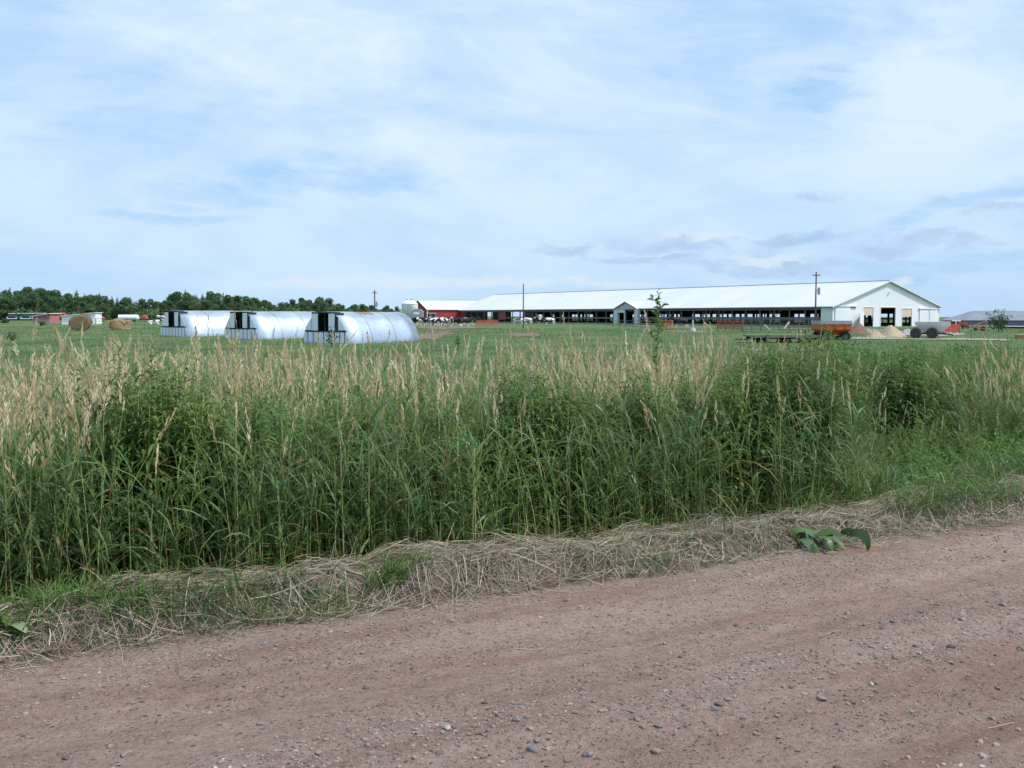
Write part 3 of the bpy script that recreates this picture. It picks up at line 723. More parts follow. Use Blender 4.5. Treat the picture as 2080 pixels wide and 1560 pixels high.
# ------------------------------------------------------------------ pasture grass
ac = Acc()
N = 150000
d = 13 * (150 / 13) ** rng.random(N); a = rng.uniform(-.62, .62, N); x = d * a; y = d
u, v = uv(x, y); k = (u > 13.5) & (rng.random(N) < .25 + .9 * vnoise(x * .35, y * .35, 61)); x, y, d = x[k], y[k], d[k]; N = len(x)
hh = rng.uniform(.08, .26, N) * (1 + .6 * (vnoise(x * .2, y * .2, 62) > .6)); w = .004 * (d / 13) ** .9 * rng.uniform(.8, 1.6, N)
tn = np.where(rng.random(N) < .02 + .35 * (vnoise(x * .12, y * .12, 66) > .62), .08, np.clip(rng.normal(.5, .25, N) + .5 * (vnoise(x * .25, y * .25, 67) - .5), .12, 1))
leaves(ac, np.stack([x, y, gz(x, y) - .01], -1), rng.random(N) * 6.28, hh, w, rng.uniform(.9, 1.5, N), rng.uniform(.2, 1.6, N), tn, 0, np.array([1, .8, .1]))
o = ac.build('pasture_grass', (M['pasture'],)); tag(o, 'short pasture grass in the open field', kind='stuff')

# ------------------------------------------------------------------ shrubs and trees
def leafball(ac, lobes, per, size, m=0):
    for (cx, cy, cz, rx, ry, rz) in lobes:
        n_ = int(per * (rx * ry + ry * rz + rx * rz) / 3)
        if n_ < 6: n_ = 6
        d_ = rng.normal(0, 1, (n_, 3)); d_ /= np.linalg.norm(d_, axis=1, keepdims=True)
        rr = rng.uniform(.55, 1.12, n_) ** .6
        C = np.array([cx, cy, cz]) + d_ * np.array([rx, ry, rz]) * rr[:, None]
        D = d_ * .6 + rng.normal(0, .7, (n_, 3)); D /= np.linalg.norm(D, axis=1, keepdims=True)
        Sd = np.cross(D, rng.normal(0, 1, (n_, 3))); Sd /= np.linalg.norm(Sd, axis=1, keepdims=True)
        s_ = size * rng.uniform(.6, 1.4, n_)
        ac.diamonds(C, D, Sd, s_ * 1.3, s_, np.clip(rng.normal(.45, .25) + rng.normal(0, .15, n_), 0, 1), m)

def tree_proto(i, conifer=False):
    H = 10.0; r = np.random.default_rng(300 + i)
    t_ = thing('pine_tree' if conifer else 'tree', '', 'tree')
    b_ = B(); b_.tube((0, 0, -.3), (0, 0, H * .35), .2, .14, 8).tube((0, 0, H * .35), (.1, 0, H * (.95 if conifer else .7)), .14, .04, 6)
    for q in range(6):
        az_ = r.random() * 6.28; z0 = H * r.uniform(.25, .6); b_.tube((0, 0, z0), (math.cos(az_) * 1.6, math.sin(az_) * 1.6, z0 + 1.4), .07, .03, 5)
    obj('trunk', b_, M['bark'], t_)
    ac = Acc(); lobes = []
    if conifer:
        for q in range(15):
            f = q / 14; rr = 1.5 * (1 - f) ** .8 + .15
            for w in range(2): lobes.append((r.normal(0, .35 * (1 - f)), r.normal(0, .35 * (1 - f)), H * (.12 + .86 * f), rr * r.uniform(.7, 1.1), rr * r.uniform(.7, 1.1), .55))
        leafball(ac, lobes, 140, .24)
    else:
        for q in range(17):
            az_ = r.random() * 6.28; f = r.random() ** 1.15; rad_ = 2.0 * math.sin(PI * min(1, .25 + .7 * f)) * r.uniform(.3, 1.1)
            s_ = r.uniform(.6, 1.25); lobes.append((math.cos(az_) * rad_, math.sin(az_) * rad_, H * (.1 + .82 * f), s_, s_, s_ * r.uniform(.6, 1.0)))
        lobes.append((0, 0, H * .45, 1.7, 1.7, 3.4))
        leafball(ac, lobes, 300, .27)
    ac.build('crown', (M['tree'],), t_)
    return t_
protos = [tree_proto(i) for i in range(6)] + [tree_proto(10 + i, True) for i in range(2)]
TOPS = [(-300, 580), (-60, 583), (0, 583), (60, 580), (100, 588), (140, 592), (170, 594), (200, 598), (260, 602), (320, 608), (345, 604), (352, 588), (395, 585), (410, 600), (425, 588), (445, 592), (480, 600), (510, 598), (545, 606), (570, 612), (600, 608), (630, 602), (660, 602), (690, 610), (705, 617), (735, 611), (760, 622), (790, 615), (812, 625), (835, 640)]
TX = [p[0] for p in TOPS]; TY = [p[1] for p in TOPS]
first = [True] * len(protos)
def plant_tree(px, dep, top, kind, label, group):
    p = on(px, dep); H = (EYE + (642 - top) / F * dep) - p.z
    pr = protos[kind]; w = H / 10 * random.uniform(1.0, 1.25)
    if first[kind]: t_ = pr; first[kind] = False; t_.location = p; t_.rotation_euler = (0, 0, random.random() * 6)
    else: t_ = dup(pr, p, random.random() * 6)
    t_.scale = (w, w, H / 10); t_['label'] = label; t_['group'] = group
LB = ['dark green broadleaf tree in the wood behind the pasture', 'dark narrow conifer in the wood behind the pasture']
px = -120
while px < 830:
    top = float(np.interp(px, TX, TY)) + random.uniform(-3, 6); kd = random.choice([0, 1, 2, 3, 4, 5, 0, 1, 2, 6, 7]) if px < 700 else random.randrange(6)
    plant_tree(px, random.uniform(296, 318), top, kd, LB[kd > 5], 'conifers in the wood' if kd > 5 else 'broadleaf trees in the wood')
    px += random.uniform(6, 13)
px = -120
while px < 800:
    top = float(np.interp(px, TX, TY)) + random.uniform(8, 26); kd = random.randrange(6)
    plant_tree(px, random.uniform(284, 294), top, kd, LB[0], 'broadleaf trees in the wood'); px += random.uniform(10, 20)
ac = Acc(); lobes = []
for q in range(300):
    pxx = random.uniform(-150, 830); p = on(pxx, random.uniform(284, 306)); r_ = random.uniform(1.0, 2.3); lobes.append((p.x, p.y, p.z + r_ * .5, r_ * 1.5, r_ * 1.2, r_))
leafball(ac, lobes, 26, .5)
o = ac.build('undergrowth', (M['tree'],)); tag(o, 'dark undergrowth along the foot of the wood', kind='stuff')

def shrub(px, py, wpx, hpx, label, seed=0, name='shrub', lobes_n=9):
    p = at(px, py); d = p.y; w = wpx / F * d; hh = hpx / F * d
    t_ = thing(name, label, 'shrub', p); ac = Acc(); r = np.random.default_rng(seed); lb = []
    for q in range(lobes_n):
        f = r.random(); s_ = r.uniform(.16, .3); rad_ = .5 * w * (1 - .6 * f) * r.uniform(0, .8); az_ = r.random() * 6.28
        lb.append((rad_ * math.cos(az_), rad_ * math.sin(az_), hh * (.12 + .75 * f), w * s_, w * s_, hh * s_ * .9))
    lb = [(x_ , y_, z_, a_, b__, c_) for x_, y_, z_, a_, b__, c_ in lb]
    ss = max(.06, d / 1100)
    leafball(ac, lb, 260 / max(w, .6) ** 1.2, ss * 1.4)
    ac.build('foliage', (M['shrub'],), t_)
    b_ = B()
    for q in range(3): b_.tube((0, 0, -.05), ((q - 1) * w * .18, 0, hh * .7), .02 * w, .008 * w, 5)
    obj('stem', b_, M['bark'], t_); return t_
shrub(674, 702, 40, 40, 'dark leafy shrub growing against the front of the hut with the rusty roof', 1)
shrub(25, 692, 26, 18, 'low dark shrub alone in the pasture in front of the red shed', 2)
shrub(10, 656, 16, 10, 'small grey green bush near the parked trucks', 3)
shrub(86, 662, 12, 7, 'tiny bush in the grass beside the red shed', 4)
shrub(928, 712, 14, 32, 'thin dark upright weed in the pasture right of the huts', 5)
shrub(1950, 724, 34, 24, 'dark green bush in the weeds nearer than the white wagon', 6)
# small tree by the blue shed
p = on(2027, 118); t_ = thing('small_tree', 'small bushy tree in front of the blue grey shed', 'tree', p)
sc = 118 / F; ac = Acc(); lb = []
r = np.random.default_rng(4)
for cx, cy, s_ in [(0, 12, 11), (-13, 10, 8), (13, 9, 9), (3, 22, 9), (-9, 20, 8), (12, 20, 7), (-16, 27, 4), (-6, 34, 5), (-7, 42, 3.5), (6, 34, 4.5), (10, 40, 3), (18, 27, 4), (24, 29, 2.6), (-22, 34, 2.8), (0, 28, 6), (19, 16, 5), (-22, 20, 4)]:
    lb.append((cx * sc, r.normal(0, 5) * sc, (cy + 4) * sc, s_ * sc, s_ * sc, s_ * sc * .8))
leafball(ac, lb, 480, .13); ac.build('crown', (M['shrub'],), t_)
obj('trunk', B().tube((0, 0, -.1), (0, 0, 1.9), .06, .03, 6).tube((0, 0, .5), (-.8, 0, 1.8), .04, .015, 5).tube((0, 0, .5), (.8, 0, 1.6), .04, .015, 5), M['bark'], t_)
# ------------------------------------------------------------------ metal huts
gv = bpy.data.materials.new('galvanised'); t, n, l, b = nt(gv)
def galv_mat(name, rust):
    m = bpy.data.materials.new(name); t, n, l, b = nt(m)
    f = noise(t, 1.2, 5, .6, stretch=(1, .4, 1))
    c = ramp(t, f, [(.3, (.52, .55, .59)), (.7, (.66, .69, .72))])
    tc = n.new('ShaderNodeTexCoord'); sp = n.new('ShaderNodeSeparateXYZ'); l.new(tc.outputs['Object'], sp.inputs[0])
    b.inputs['Metallic'].default_value = .92
    rgh = ramp(t, f, [(.3, (.24,) * 3), (.7, (.36,) * 3)])
    if rust:
        nz = noise(t, 2.3, 6, .7)
        yy = math_(t, 'ADD', sp.outputs[1], math_(t, 'MULTIPLY', math_(t, 'SUBTRACT', nz, .5), 1.3))
        xx = math_(t, 'ADD', sp.outputs[0], math_(t, 'MULTIPLY', math_(t, 'SUBTRACT', nz, .5), .5))
        inside = math_(t, 'MULTIPLY', math_(t, 'LESS_THAN', math_(t, 'ABSOLUTE', math_(t, 'SUBTRACT', yy, 3.7)), 1.0), math_(t, 'LESS_THAN', math_(t, 'ABSOLUTE', math_(t, 'SUBTRACT', xx, .1)), 1.0))
        rc = ramp(t, noise(t, 6, 5, .7), [(.3, (.16, .09, .07)), (.7, (.27, .17, .14))])
        c = mixc(t, inside, c, rc)
        l.new(math_(t, 'MULTIPLY', math_(t, 'SUBTRACT', 1.0, inside), .92), b.inputs['Metallic'])
        rgh = mixc(t, inside, rgh, (.9, .9, .9))
    l.new(c, b.inputs['Base Color']); l.new(rgh, b.inputs['Roughness'])
    w = n.new('ShaderNodeTexWave'); w.wave_type = 'BANDS'; w.bands_direction = 'Y'; w.inputs['Scale'].default_value = 2.2
    l.new(tc.outputs['Object'], w.inputs['Vector'])
    h_ = math_(t, 'ADD', math_(t, 'MULTIPLY', w.outputs['Fac'], .25), noise(t, 1.6, 3, .5))
    bump(t, b, h_, .14, .05)
    return m
galv, galv_rust = galv_mat('galvanised_sheet', False), galv_mat('galvanised_sheet_rusted', True)
bpy.data.materials.remove(gv)
hpanel = mat('hut_panel', (.72, .75, .79), .6, var=.07, scale=1.5, spec=.4)
hdark = mat('hut_frame', (.035, .04, .06), .8, var=.2)
hint = mat('hut_inside', (.05, .035, .025), .95, var=.3)
seamm = mat('hut_seam', (.30, .31, .33), .5, .6)
HW, HH = 2.55, 2.56
def arch(x): return HH * max(0, 1 - (abs(x) / HW) ** 2.15) ** .52
def hut(A, phi, Lh, rusty, label):
    x0, y0 = A; c, s = math.cos(phi), math.sin(phi)
    ox, oy = x0 - c * HW, y0 + s * HW
    z = min(float(gz(ox, oy)), float(gz(x0, y0))) - .05
    h = thing('metal_hut', label, 'hut', (ox, oy, z), -phi, 'arched metal huts standing in the pasture')
    xs = [-HW + 2 * HW * (1 - math.cos(PI * k / 40)) / 2 for k in range(41)]
    ys = [0, Lh * .2, Lh / 3, Lh * .5, Lh * 2 / 3, Lh * .85, Lh]
    bb = B(); vs = []; nx = len(xs)
    for off in (0, -.03):
        for y_ in ys:
            dent = random.uniform(-.02, .02)
            vs += [(x_ * (1 + off / HW), y_, max(0, arch(x_) + off + (dent if abs(x_) < 1.5 and 0 < y_ < Lh else 0))) for x_ in xs]
    m_ = len(ys); q = m_ * nx; fs = []
    for o_ in (0, q):
        for i in range(m_ - 1):
            for j in range(nx - 1): fs.append((o_ + i * nx + j, o_ + i * nx + j + 1, o_ + (i + 1) * nx + j + 1, o_ + (i + 1) * nx + j))
    for i in (0, m_ - 1):
        for j in range(nx - 1): fs.append((i * nx + j, i * nx + j + 1, q + i * nx + j + 1, q + i * nx + j))
    bb.add(vs, fs); obj('shell', bb, galv_rust if rusty else galv, h, smooth=True)
    for y_ in (Lh / 3, Lh * 2 / 3):
        r_ = B()
        for j in range(nx - 1):
            p0, p1 = (xs[j] * 1.006, arch(xs[j]) * 1.006), (xs[j + 1] * 1.006, arch(xs[j + 1]) * 1.006)
            r_.add([(p0[0], y_ - .03, p0[1]), (p1[0], y_ - .03, p1[1]), (p1[0], y_ + .03, p1[1]), (p0[0], y_ + .03, p0[1])], [(0, 1, 2, 3)])
        obj('seam', r_, seamm, h, smooth=True)
    def slab(xa, xb, za, zb, yf, d):
        n_ = 10; pts = [(xa, za), (xb, za)]
        for k in range(n_ + 1):
            x_ = xb + (xa - xb) * k / n_; pts.append((x_, max(za + .002, min(zb, arch(x_) - .05))))
        return B().prism(pts, d, 'y', yf)
    SP = 1.03
    fr = B()
    for xa, xb, za, zb in ((-2.5, 2.5, .02, SP), (-2.5, -1.462, SP, 9), (1.42, 2.5, SP, 9)):
        q_ = slab(xa, xb, za, zb, .02, .06); fr.add(q_.v, q_.f)
    obj('front_wall', fr, hdark, h)
    edges = [-2.48, -1.98, -1.36, -.76, -.16, .44, 1.04, 1.66, 2.2, 2.48]
    for k in range(len(edges) - 1):
        obj('panel', slab(edges[k] + .06, edges[k + 1] - .06, .06, SP - .1, -.02, .04), hpanel, h)
    obj('panel', slab(-2.42, -1.52, SP + .05, 9, -.02, .04), hpanel, h)
    obj('panel', slab(1.5, 2.4, SP + .05, 9, -.02, .04), hpanel, h)
    top = 2.5; df = B()
    df.box(-1.46, 1.22, -.05, .5, top - .04, top + .03).box(-1.46, -1.4, -.05, .9, SP - .02, top - .041).box(1.16, 1.22, -.05, .9, SP - .02, top - .041).box(-1.46, 1.22, -.06, -.021, SP - .06, SP - .021)
    df.box(1.221, 1.42, .0, .08, SP, 2.05)
    obj('door_frame', df, hdark, h)
    for xa, xb in ((-1.38, -.74), (.5, 1.14)):
        obj('door', B().box(xa, xb, -.1, -.052, SP + .03, top - .1), hpanel, h)
    obj('centre_post', B().box(-.2, -.12, .1, .18, 0, top - .1), hint, h)
    obj('back_wall', slab(-2.5, 2.5, 0, 9, Lh - .1, .05), hint, h)
    obj('bedding', B().box(-2.4, 2.4, .1, Lh - .15, 0, .06), hint, h)
    return h
hut((-12.85, 80.3), math.radians(36), 8.4, True, 'nearest arched metal hut, the one with a brown rust patch on its roof')
hut((-22.6, 91), math.radians(40), 8.4, False, 'middle arched metal hut of the three, its roof free of rust')
hut((-30.8, 97), math.radians(43.5), 8.4, False, 'farthest arched metal hut of the three, nearest to the hay feeder')

# ------------------------------------------------------------------ big open-sided barn
white = mat('white_steel', (.80, .80, .81), .5, var=.03, scale=.3, spec=.4)
roofm = bpy.data.materials.new('white_roof'); t, n, l, b = nt(roofm)
cl = ramp(t, noise(t, .15, 5, .6, stretch=(.3, 1, 1)), [(.3, (.50, .51, .53)), (.7, (.56, .565, .58))]); l.new(cl, b.inputs['Base Color']); b.inputs['Roughness'].default_value = .5
w = n.new('ShaderNodeTexWave'); w.bands_direction = 'Y'; w.inputs['Scale'].default_value = 1.1
tcn = n.new('ShaderNodeTexCoord'); l.new(tcn.outputs['Object'], w.inputs['Vector']); bump(t, b, w.outputs['Fac'], .25, .04)
wall_w = bpy.data.materials.new('white_ribbed_wall'); t, n, l, b = nt(wall_w)
cl = ramp(t, noise(t, .4, 5, .6, stretch=(1, 1, .2)), [(.3, (.70, .71, .72)), (.7, (.78, .785, .795))]); l.new(cl, b.inputs['Base Color']); b.inputs['Roughness'].default_value = .5
w = n.new('ShaderNodeTexWave'); w.bands_direction = 'X'; w.inputs['Scale'].default_value = 1.1
tcn = n.new('ShaderNodeTexCoord'); l.new(tcn.outputs['Object'], w.inputs['Vector']); bump(t, b, w.outputs['Fac'], .3, .04)
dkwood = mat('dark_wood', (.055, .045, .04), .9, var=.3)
greywood = mat('grey_wood', (.17, .15, .135), .9, var=.3, scale=3, bmp=.3)
conc = mat('concrete', (.33, .32, .30), .9, var=.15, scale=.5)
red = mat('red_steel', (.33, .045, .05), .55, var=.12, scale=.6)
dred = mat('red_paint', (.36, .06, .04), .6, var=.3, scale=3)
tan = mat('tan_curtain', (.62, .50, .40), .8, var=.06)
black = mat('black_rubber', (.02, .02, .022), .8, var=.3, scale=6)
greysteel = mat('grey_steel', (.33, .36, .40), .45, .3, var=.1)
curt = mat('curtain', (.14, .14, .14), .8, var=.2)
BX, BY, BA = 55.0, 176.0, math.radians(31.4)
BZ = float(gz(BX, BY)) - .02
EV, RG, WD, BL = 3.56, 8.05, 28.6, 137.5
barn = thing('open_barn', 'huge white roofed open sided cattle barn with a white gable end', 'barn', (BX, BY, BZ), BA)
def bp(x, y, z=0):
    return Vector((BX + x * math.cos(BA) - y * math.sin(BA), BY + x * math.sin(BA) + y * math.cos(BA), BZ + z))
half = WD / 2; sl = (RG - EV) / half; ov = .55
def roof_half(sgn):
    xe = -ov if sgn < 0 else WD + ov; ze = EV - ov * sl
    pts = [(xe, ze), (half, RG), (half, RG + .14), (xe, ze + .14)]
    return B().prism(pts if sgn < 0 else pts[::-1], BL + .8, 'y', -.4)
r_ = roof_half(-1); q_ = roof_half(1); r_.add(q_.v, q_.f); r_.box(half - .25, half + .25, -.42, BL + .42, RG + .12, RG + .2)
obj('roof', r_, roofm, barn)
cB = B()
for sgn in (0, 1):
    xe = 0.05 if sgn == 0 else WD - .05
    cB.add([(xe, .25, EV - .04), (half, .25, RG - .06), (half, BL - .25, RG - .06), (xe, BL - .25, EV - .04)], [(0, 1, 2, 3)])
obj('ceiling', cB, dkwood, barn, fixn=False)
# near gable: wall with openings
def gtop(x): return EV + sl * min(x, WD - x) - .02
OPEN = [(7.8, 10.35, 3.4), (12.3, 16.3, 3.4), (18.1, 20.8, 3.2)]
gw = B(); xs = [0.0]
for a_, b__, zt in OPEN: xs += [a_, b__]
xs.append(WD)
for k in range(len(xs) - 1):
    x0_, x1_ = xs[k], xs[k + 1]; op = [o_ for o_ in OPEN if o_[0] == x0_]
    zb_ = op[0][2] if op else 0
    pts = [(x0_, zb_), (x1_, zb_), (x1_, gtop(x1_))]
    if x0_ < half < x1_: pts.append((half, gtop(half)))
    pts.append((x0_, gtop(x0_)))
    gw.prism(pts, .16, 'y', 0)
obj('gable_wall', gw, wall_w, barn)
fg = B(); fg.prism([(0, 0), (4, 0), (4, gtop(4)), (0, gtop(0))], .16, 'y', BL - .16).prism([(4, 3.3), (24, 3.3), (24, gtop(24)), (half, gtop(half)), (4, gtop(4))], .16, 'y', BL - .16).prism([(24, 0), (WD, 0), (WD, gtop(WD)), (24, gtop(24))], .16, 'y', BL - .16)
fg.box(4.0, 11, BL - .3, BL - .17, 0, 3.28).box(13, 19, BL - .3, BL - .17, 0, 3.28)
obj('far_gable_wall', fg, wall_w, barn)
trim = mat('grey_trim', (.66, .67, .69), .5)
for a0, a1 in ((-ov, half), (WD + ov, half)):
    z0 = EV - ov * sl; obj('barge_trim', B().beam((a0, -.45, z0 + .04), (a1, -.45, RG + .04), .06, .2), trim, barn)
for x_ in (0, WD): obj('corner_trim', B().box(x_ - .09, x_ + .09, -.03, -.003, 0, EV - .25), trim, barn)
# sliding doors, curtains, open leaf, light
d1 = obj('sliding_door', B().box(.5, 4.3, -.14, -.06, .05, 3.45), wall_w, barn); obj('door_track', B().box(.3, 5.9, -.26, -.01, 3.5, 3.68), white, d1)
obj('door_gap', B().box(4.4, 5.85, -.02, -.004, 3.3, 3.46), hdark, barn)
d2 = obj('sliding_door', B().box(22.9, 25.55, -.14, -.06, .05, 3.1), wall_w, barn); obj('door_track', B().box(22.7, 28.3, -.26, -.01, 3.15, 3.36), white, d2)
obj('sliding_door', B().box(25.68, 28.1, -.16, -.08, .05, 3.1), wall_w, barn); obj('door_gap', B().box(25.56, 25.67, -.05, -.004, .05, 3.1), hdark, barn)
obj('roll_curtain', B().box(7.85, 10.3, .02, .08, 2.0, 3.37), tan, barn); obj('roll_curtain', B().box(18.15, 20.75, .02, .08, 1.75, 3.17), tan, barn)
for a_, b__, zt in OPEN: obj('door_frame', B().box(a_ - .14, a_, -.05, .12, 0, zt).box(b__, b__ + .14, -.05, .12, 0, zt).box(a_ - .14, b__ + .14, -.05, .12, zt + .002, zt + .16), white, barn)
lf = obj('swing_door', B().box(0, 2.4, -.05, .05, .05, 2.5), wall_w, barn); lf.location = (7.75, -.1, 0); lf.rotation_euler = (0, 0, math.radians(205))
obj('door_recess', B().box(7.85, 10.3, 1.5, 1.6, 0, 3.3), hdark, barn)
obj('gable_lamp', B().tube((half, -.02, 6.0), (half, -.16, 5.98), .06, .1, 8).box(half - .16, half + .16, -.26, -.161, 5.86, 6.04), greysteel, barn)
# near side: posts, header, boards, braces
post0 = obj('post', B().box(-.09, .09, -.09, .09, 0, EV - .1), greywood, barn)
def cp(o, loc, rz=0):
    c = o.copy(); COL.objects.link(c); c.location = loc; c.rotation_euler = (0, 0, rz); c.parent = barn; return c
ys = [2.6 + 3.67 * k for k in range(37)]
post0.location = (.1, ys[0], 0)
for y_ in ys[1:]: cp(post0, (.1, y_, 0))
fpost = obj('post', B().box(-.12, .12, -.14, .14, 0, EV - .1), dkwood, barn); fpost.location = (WD - .1, ys[0], 0)
for y_ in ys[1:]: cp(fpost, (WD - .1, y_, 0))
obj('header', B().box(-.12, -.02, 2.6, BL - .2, EV - .62, EV - .2), greywood, barn)
obj('side_board', B().box(-.1, -.02, 2.6, 52.4, 1.2, 1.66).box(-.1, -.02, 61.2, 112, 1.3, 1.6), greywood, barn)
obj('feed_curb', B().box(-.05, .15, 2.6, 131, 0, .32), conc, barn)
br0 = obj('brace', B().beam((0, -1.5, EV - .6), (0, 0, EV - 1.9), .07, .1).beam((0, 1.5, EV - .6), (0, 0, EV - 1.9), .07, .1), greywood, barn); br0.location = (.22, ys[3], 0)
for k in (7, 8, 11, 14, 19, 23, 26, 29, 32): cp(br0, (.22, ys[k], 0))
lb0 = obj('lower_brace', B().beam((0, -1.2, .3), (0, 0, 1.2), .06, .09).beam((0, 1.2, .3), (0, 0, 1.2), .06, .09), greywood, barn); lb0.location = (.22, ys[4], 0)
for k in (10, 13, 18, 22, 25): cp(lb0, (.22, ys[k], 0))
obj('side_wall', B().box(-.06, .04, .17, 2.55, 0, EV - .25), wall_w, barn)
obj('red_wall', B().box(-.06, .04, 131.4, BL - .2, 0, EV - .25), red, barn); obj('red_wall', B().box(-.06, .04, 108.8, 112, .9, EV - .65), red, barn)
# far side
fw = B(); fw.box(WD - .06, WD + .04, .2, BL - .2, 2.3, EV - .12).box(WD - .06, WD + .04, .2, BL - .2, 0, .62)
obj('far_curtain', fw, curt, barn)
fb = B()
yy = 1.0
while yy < BL - 2:
    w_ = random.uniform(.3, .9) if yy < 118 else 4.0
    fb.box(WD - .3, WD - .2, yy, yy + w_, .4, 2.32); yy += w_ + random.uniform(.7, 2.2)
for k in range(9): y0_ = random.uniform(25, 105); fb.box(WD - .34, WD - .31, y0_, y0_ + random.uniform(2, 5), .3, 2.3)
obj('far_panel', fb, dkwood, barn)
obj('far_board', B().box(WD - .02, WD + .02, .2, BL - .2, 1.16, 1.5), greywood, barn)
# stall rows inside
srB = B()
for x_ in (6.5, 10.5, 18, 22.5):
    for z_ in (.55, .95): srB.box(x_ - .04, x_ + .04, 4, BL - 4, z_ - .05, z_ + .05)
    y_ = 4
    while y_ < BL - 4: srB.box(x_ - .05, x_ + .05, y_, y_ + .1, 0, 1.15); y_ += 2.45
obj('stall_rails', srB, dkwood, barn)
for x_ in (9.0, 19.6):
    ip0 = obj('inner_post', B().box(-.1, .1, -.1, .1, 0, EV + sl * min(x_, WD - x_) - .2), dkwood, barn); ip0.location = (x_, 6, 0)
    for k in range(1, 18): cp(ip0, (x_, 6 + 7.34 * k, 0))
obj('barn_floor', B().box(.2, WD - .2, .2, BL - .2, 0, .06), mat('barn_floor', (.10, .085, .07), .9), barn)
# porch dormer
pw = thing('x', '', '') if False else None
A0, A1, AP = 52.3, 61.2, 4.95; MID = (A0 + A1) / 2; xb = (AP - EV) / sl
dr = B()
for ya in (A0, A1):
    vs_ = [(-1.0, MID, AP), (xb, MID, AP), (-1.0, ya, EV - .28)]
    dr.add([(x_, y_, z_ + .1) for x_, y_, z_ in vs_] + vs_, [(0, 1, 2), (5, 4, 3), (0, 2, 5, 3), (0, 1, 4, 3), (1, 2, 5, 4)])
dorm = obj('porch_roof', dr, roofm, barn)
obj('porch_gable', B().prism([(A0 + .7, EV - .25), (A1 - .7, EV - .25), (MID, AP - .25)], .08, 'x', -.75), mat('porch_shade_grey', (.42, .44, .45), .6), barn)  # gable triangle's shade is put into its grey base colour
pg2 = mat('porch_white', (.62, .64, .66), .6)
for y0_, y1_ in ((A0 + .2, A0 + 1.3), (A1 - 1.5, A1 - .2)): obj('porch_wall', B().box(-.8, -.1, y0_, y1_, 0, EV - .28), pg2, barn)
obj('porch_header', B().box(-.74, -.66, MID + .6, A1 - 1.55, 2.6, EV - .28).box(-.76, -.6, MID + .3, MID + .55, 0, EV - .28), pg2, barn)

# red wing
rb = thing('red_barn', 'low red barn with a white roof joined to the far end of the big barn', 'barn', bp(-10.3, 134.0), BA)
rl, rw, re, rr_ = 22.0, 10.0, 3.75, 6.1
def rt(y): return re + (rr_ - re) * min(y, rw - y) / (rw / 2)
obj('wall', B().box(.02, 10.0, 0, .12, 0, re - .05).box(.02, 10, rw - .12, rw, 0, re - .05), red, rb)
obj('gable_wall', B().prism([(.125, 0), (rw - .125, 0), (rw - .125, rt(.125) - .04), (rw / 2, rr_ - .04), (.125, rt(.125) - .04)], .12, 'x', 0), red, rb)
q_ = B()
for a_, b__ in ((-.35, rw / 2), (rw + .35, rw / 2)):
    za = re - .35 * (rr_ - re) / (rw / 2); q_.prism([(a_, za), (b__, rr_), (b__, rr_ + .12), (a_, za + .12)], rl, 'x', -.35)
obj('roof', q_, roofm, rb)
obj('corner_trim', B().box(-.04, .35, -.05, -.004, 0, re - .1), white, rb)
obj('door', B().box(-.12, -.03, 2.2, 6.2, 0, 3.1), greysteel, rb); obj('door_track', B().box(-.16, -.02, 1.6, 8.4, 3.12, 3.3), white, rb)
obj('barge_trim', B().beam((-.38, -.35, re - .1), (-.38, rw / 2, rr_ + .05), .05, .18).beam((-.38, rw + .35, re - .1), (-.38, rw / 2, rr_ + .05), .05, .18), hdark, rb)

# feed bins
binw = mat('bin_white', (.72, .71, .68), .5, var=.06, scale=.8, dirt=((.42, .36, .26), .62))
def feed_bin(px, dep, rad_, label):
    p = on(px, dep); t_ = thing('feed_bin', label, 'feed bin', p, .4, 'white feed bins by the red barn')
    apex = EYE + (642 - 608.5) / F * dep - p.z; ev = apex - rad_ * .75
    obj('tank', B().lathe([(.25, 1.1), (rad_, 2.4), (rad_, ev)], 28).lathe([(rad_ * 1.0, ev), (rad_ * 1.02, ev - .05)], 28), binw, t_, smooth=True)
    obj('cone_top', B().lathe([(rad_ * 1.05, ev - .04), (.28, apex - .15), (.28, apex - .05), (.001, apex)], 28), binw, t_)
    obj('lid', B().lathe([(.34, apex - .05), (.34, apex + .1), (.001, apex + .14)], 16), greysteel, t_)
    for k in range(4):
        a_ = PI / 4 + k * PI / 2; obj('leg', B().box(math.cos(a_) * rad_ - .07, math.cos(a_) * rad_ + .07, math.sin(a_) * rad_ - .07, math.sin(a_) * rad_ + .07, 0, 2.6), greysteel, t_)
feed_bin(838, 262, 1.45, 'front white feed bin with a cone top beside the red barn')
feed_bin(827, 268, 1.35, 'rear white feed bin, half hidden by the front one')
p = on(848, 250); t_ = thing('grey_tank', 'small grey steel feed tank with a white label panel, below the white bins', 'tank', p)
obj('body', B().prism([(-1.4, 1.6), (-1.0, .9), (1.0, .9), (1.4, 1.6), (1.4, 2.9), (.7, 3.5), (-.7, 3.5), (-1.4, 2.9)], 2.0, 'y', 0), greysteel, t_)
obj('label_panel', B().box(-.9, .5, -.05, -.01, 2.2, 2.7), white, t_)
for a_, b__ in ((-1, .2), (1, .2), (-1, 1.8), (1, 1.8)): obj('leg', B().box(a_ - .06, a_ + .06, b__ - .06, b__ + .06, 0, .95), greysteel, t_)

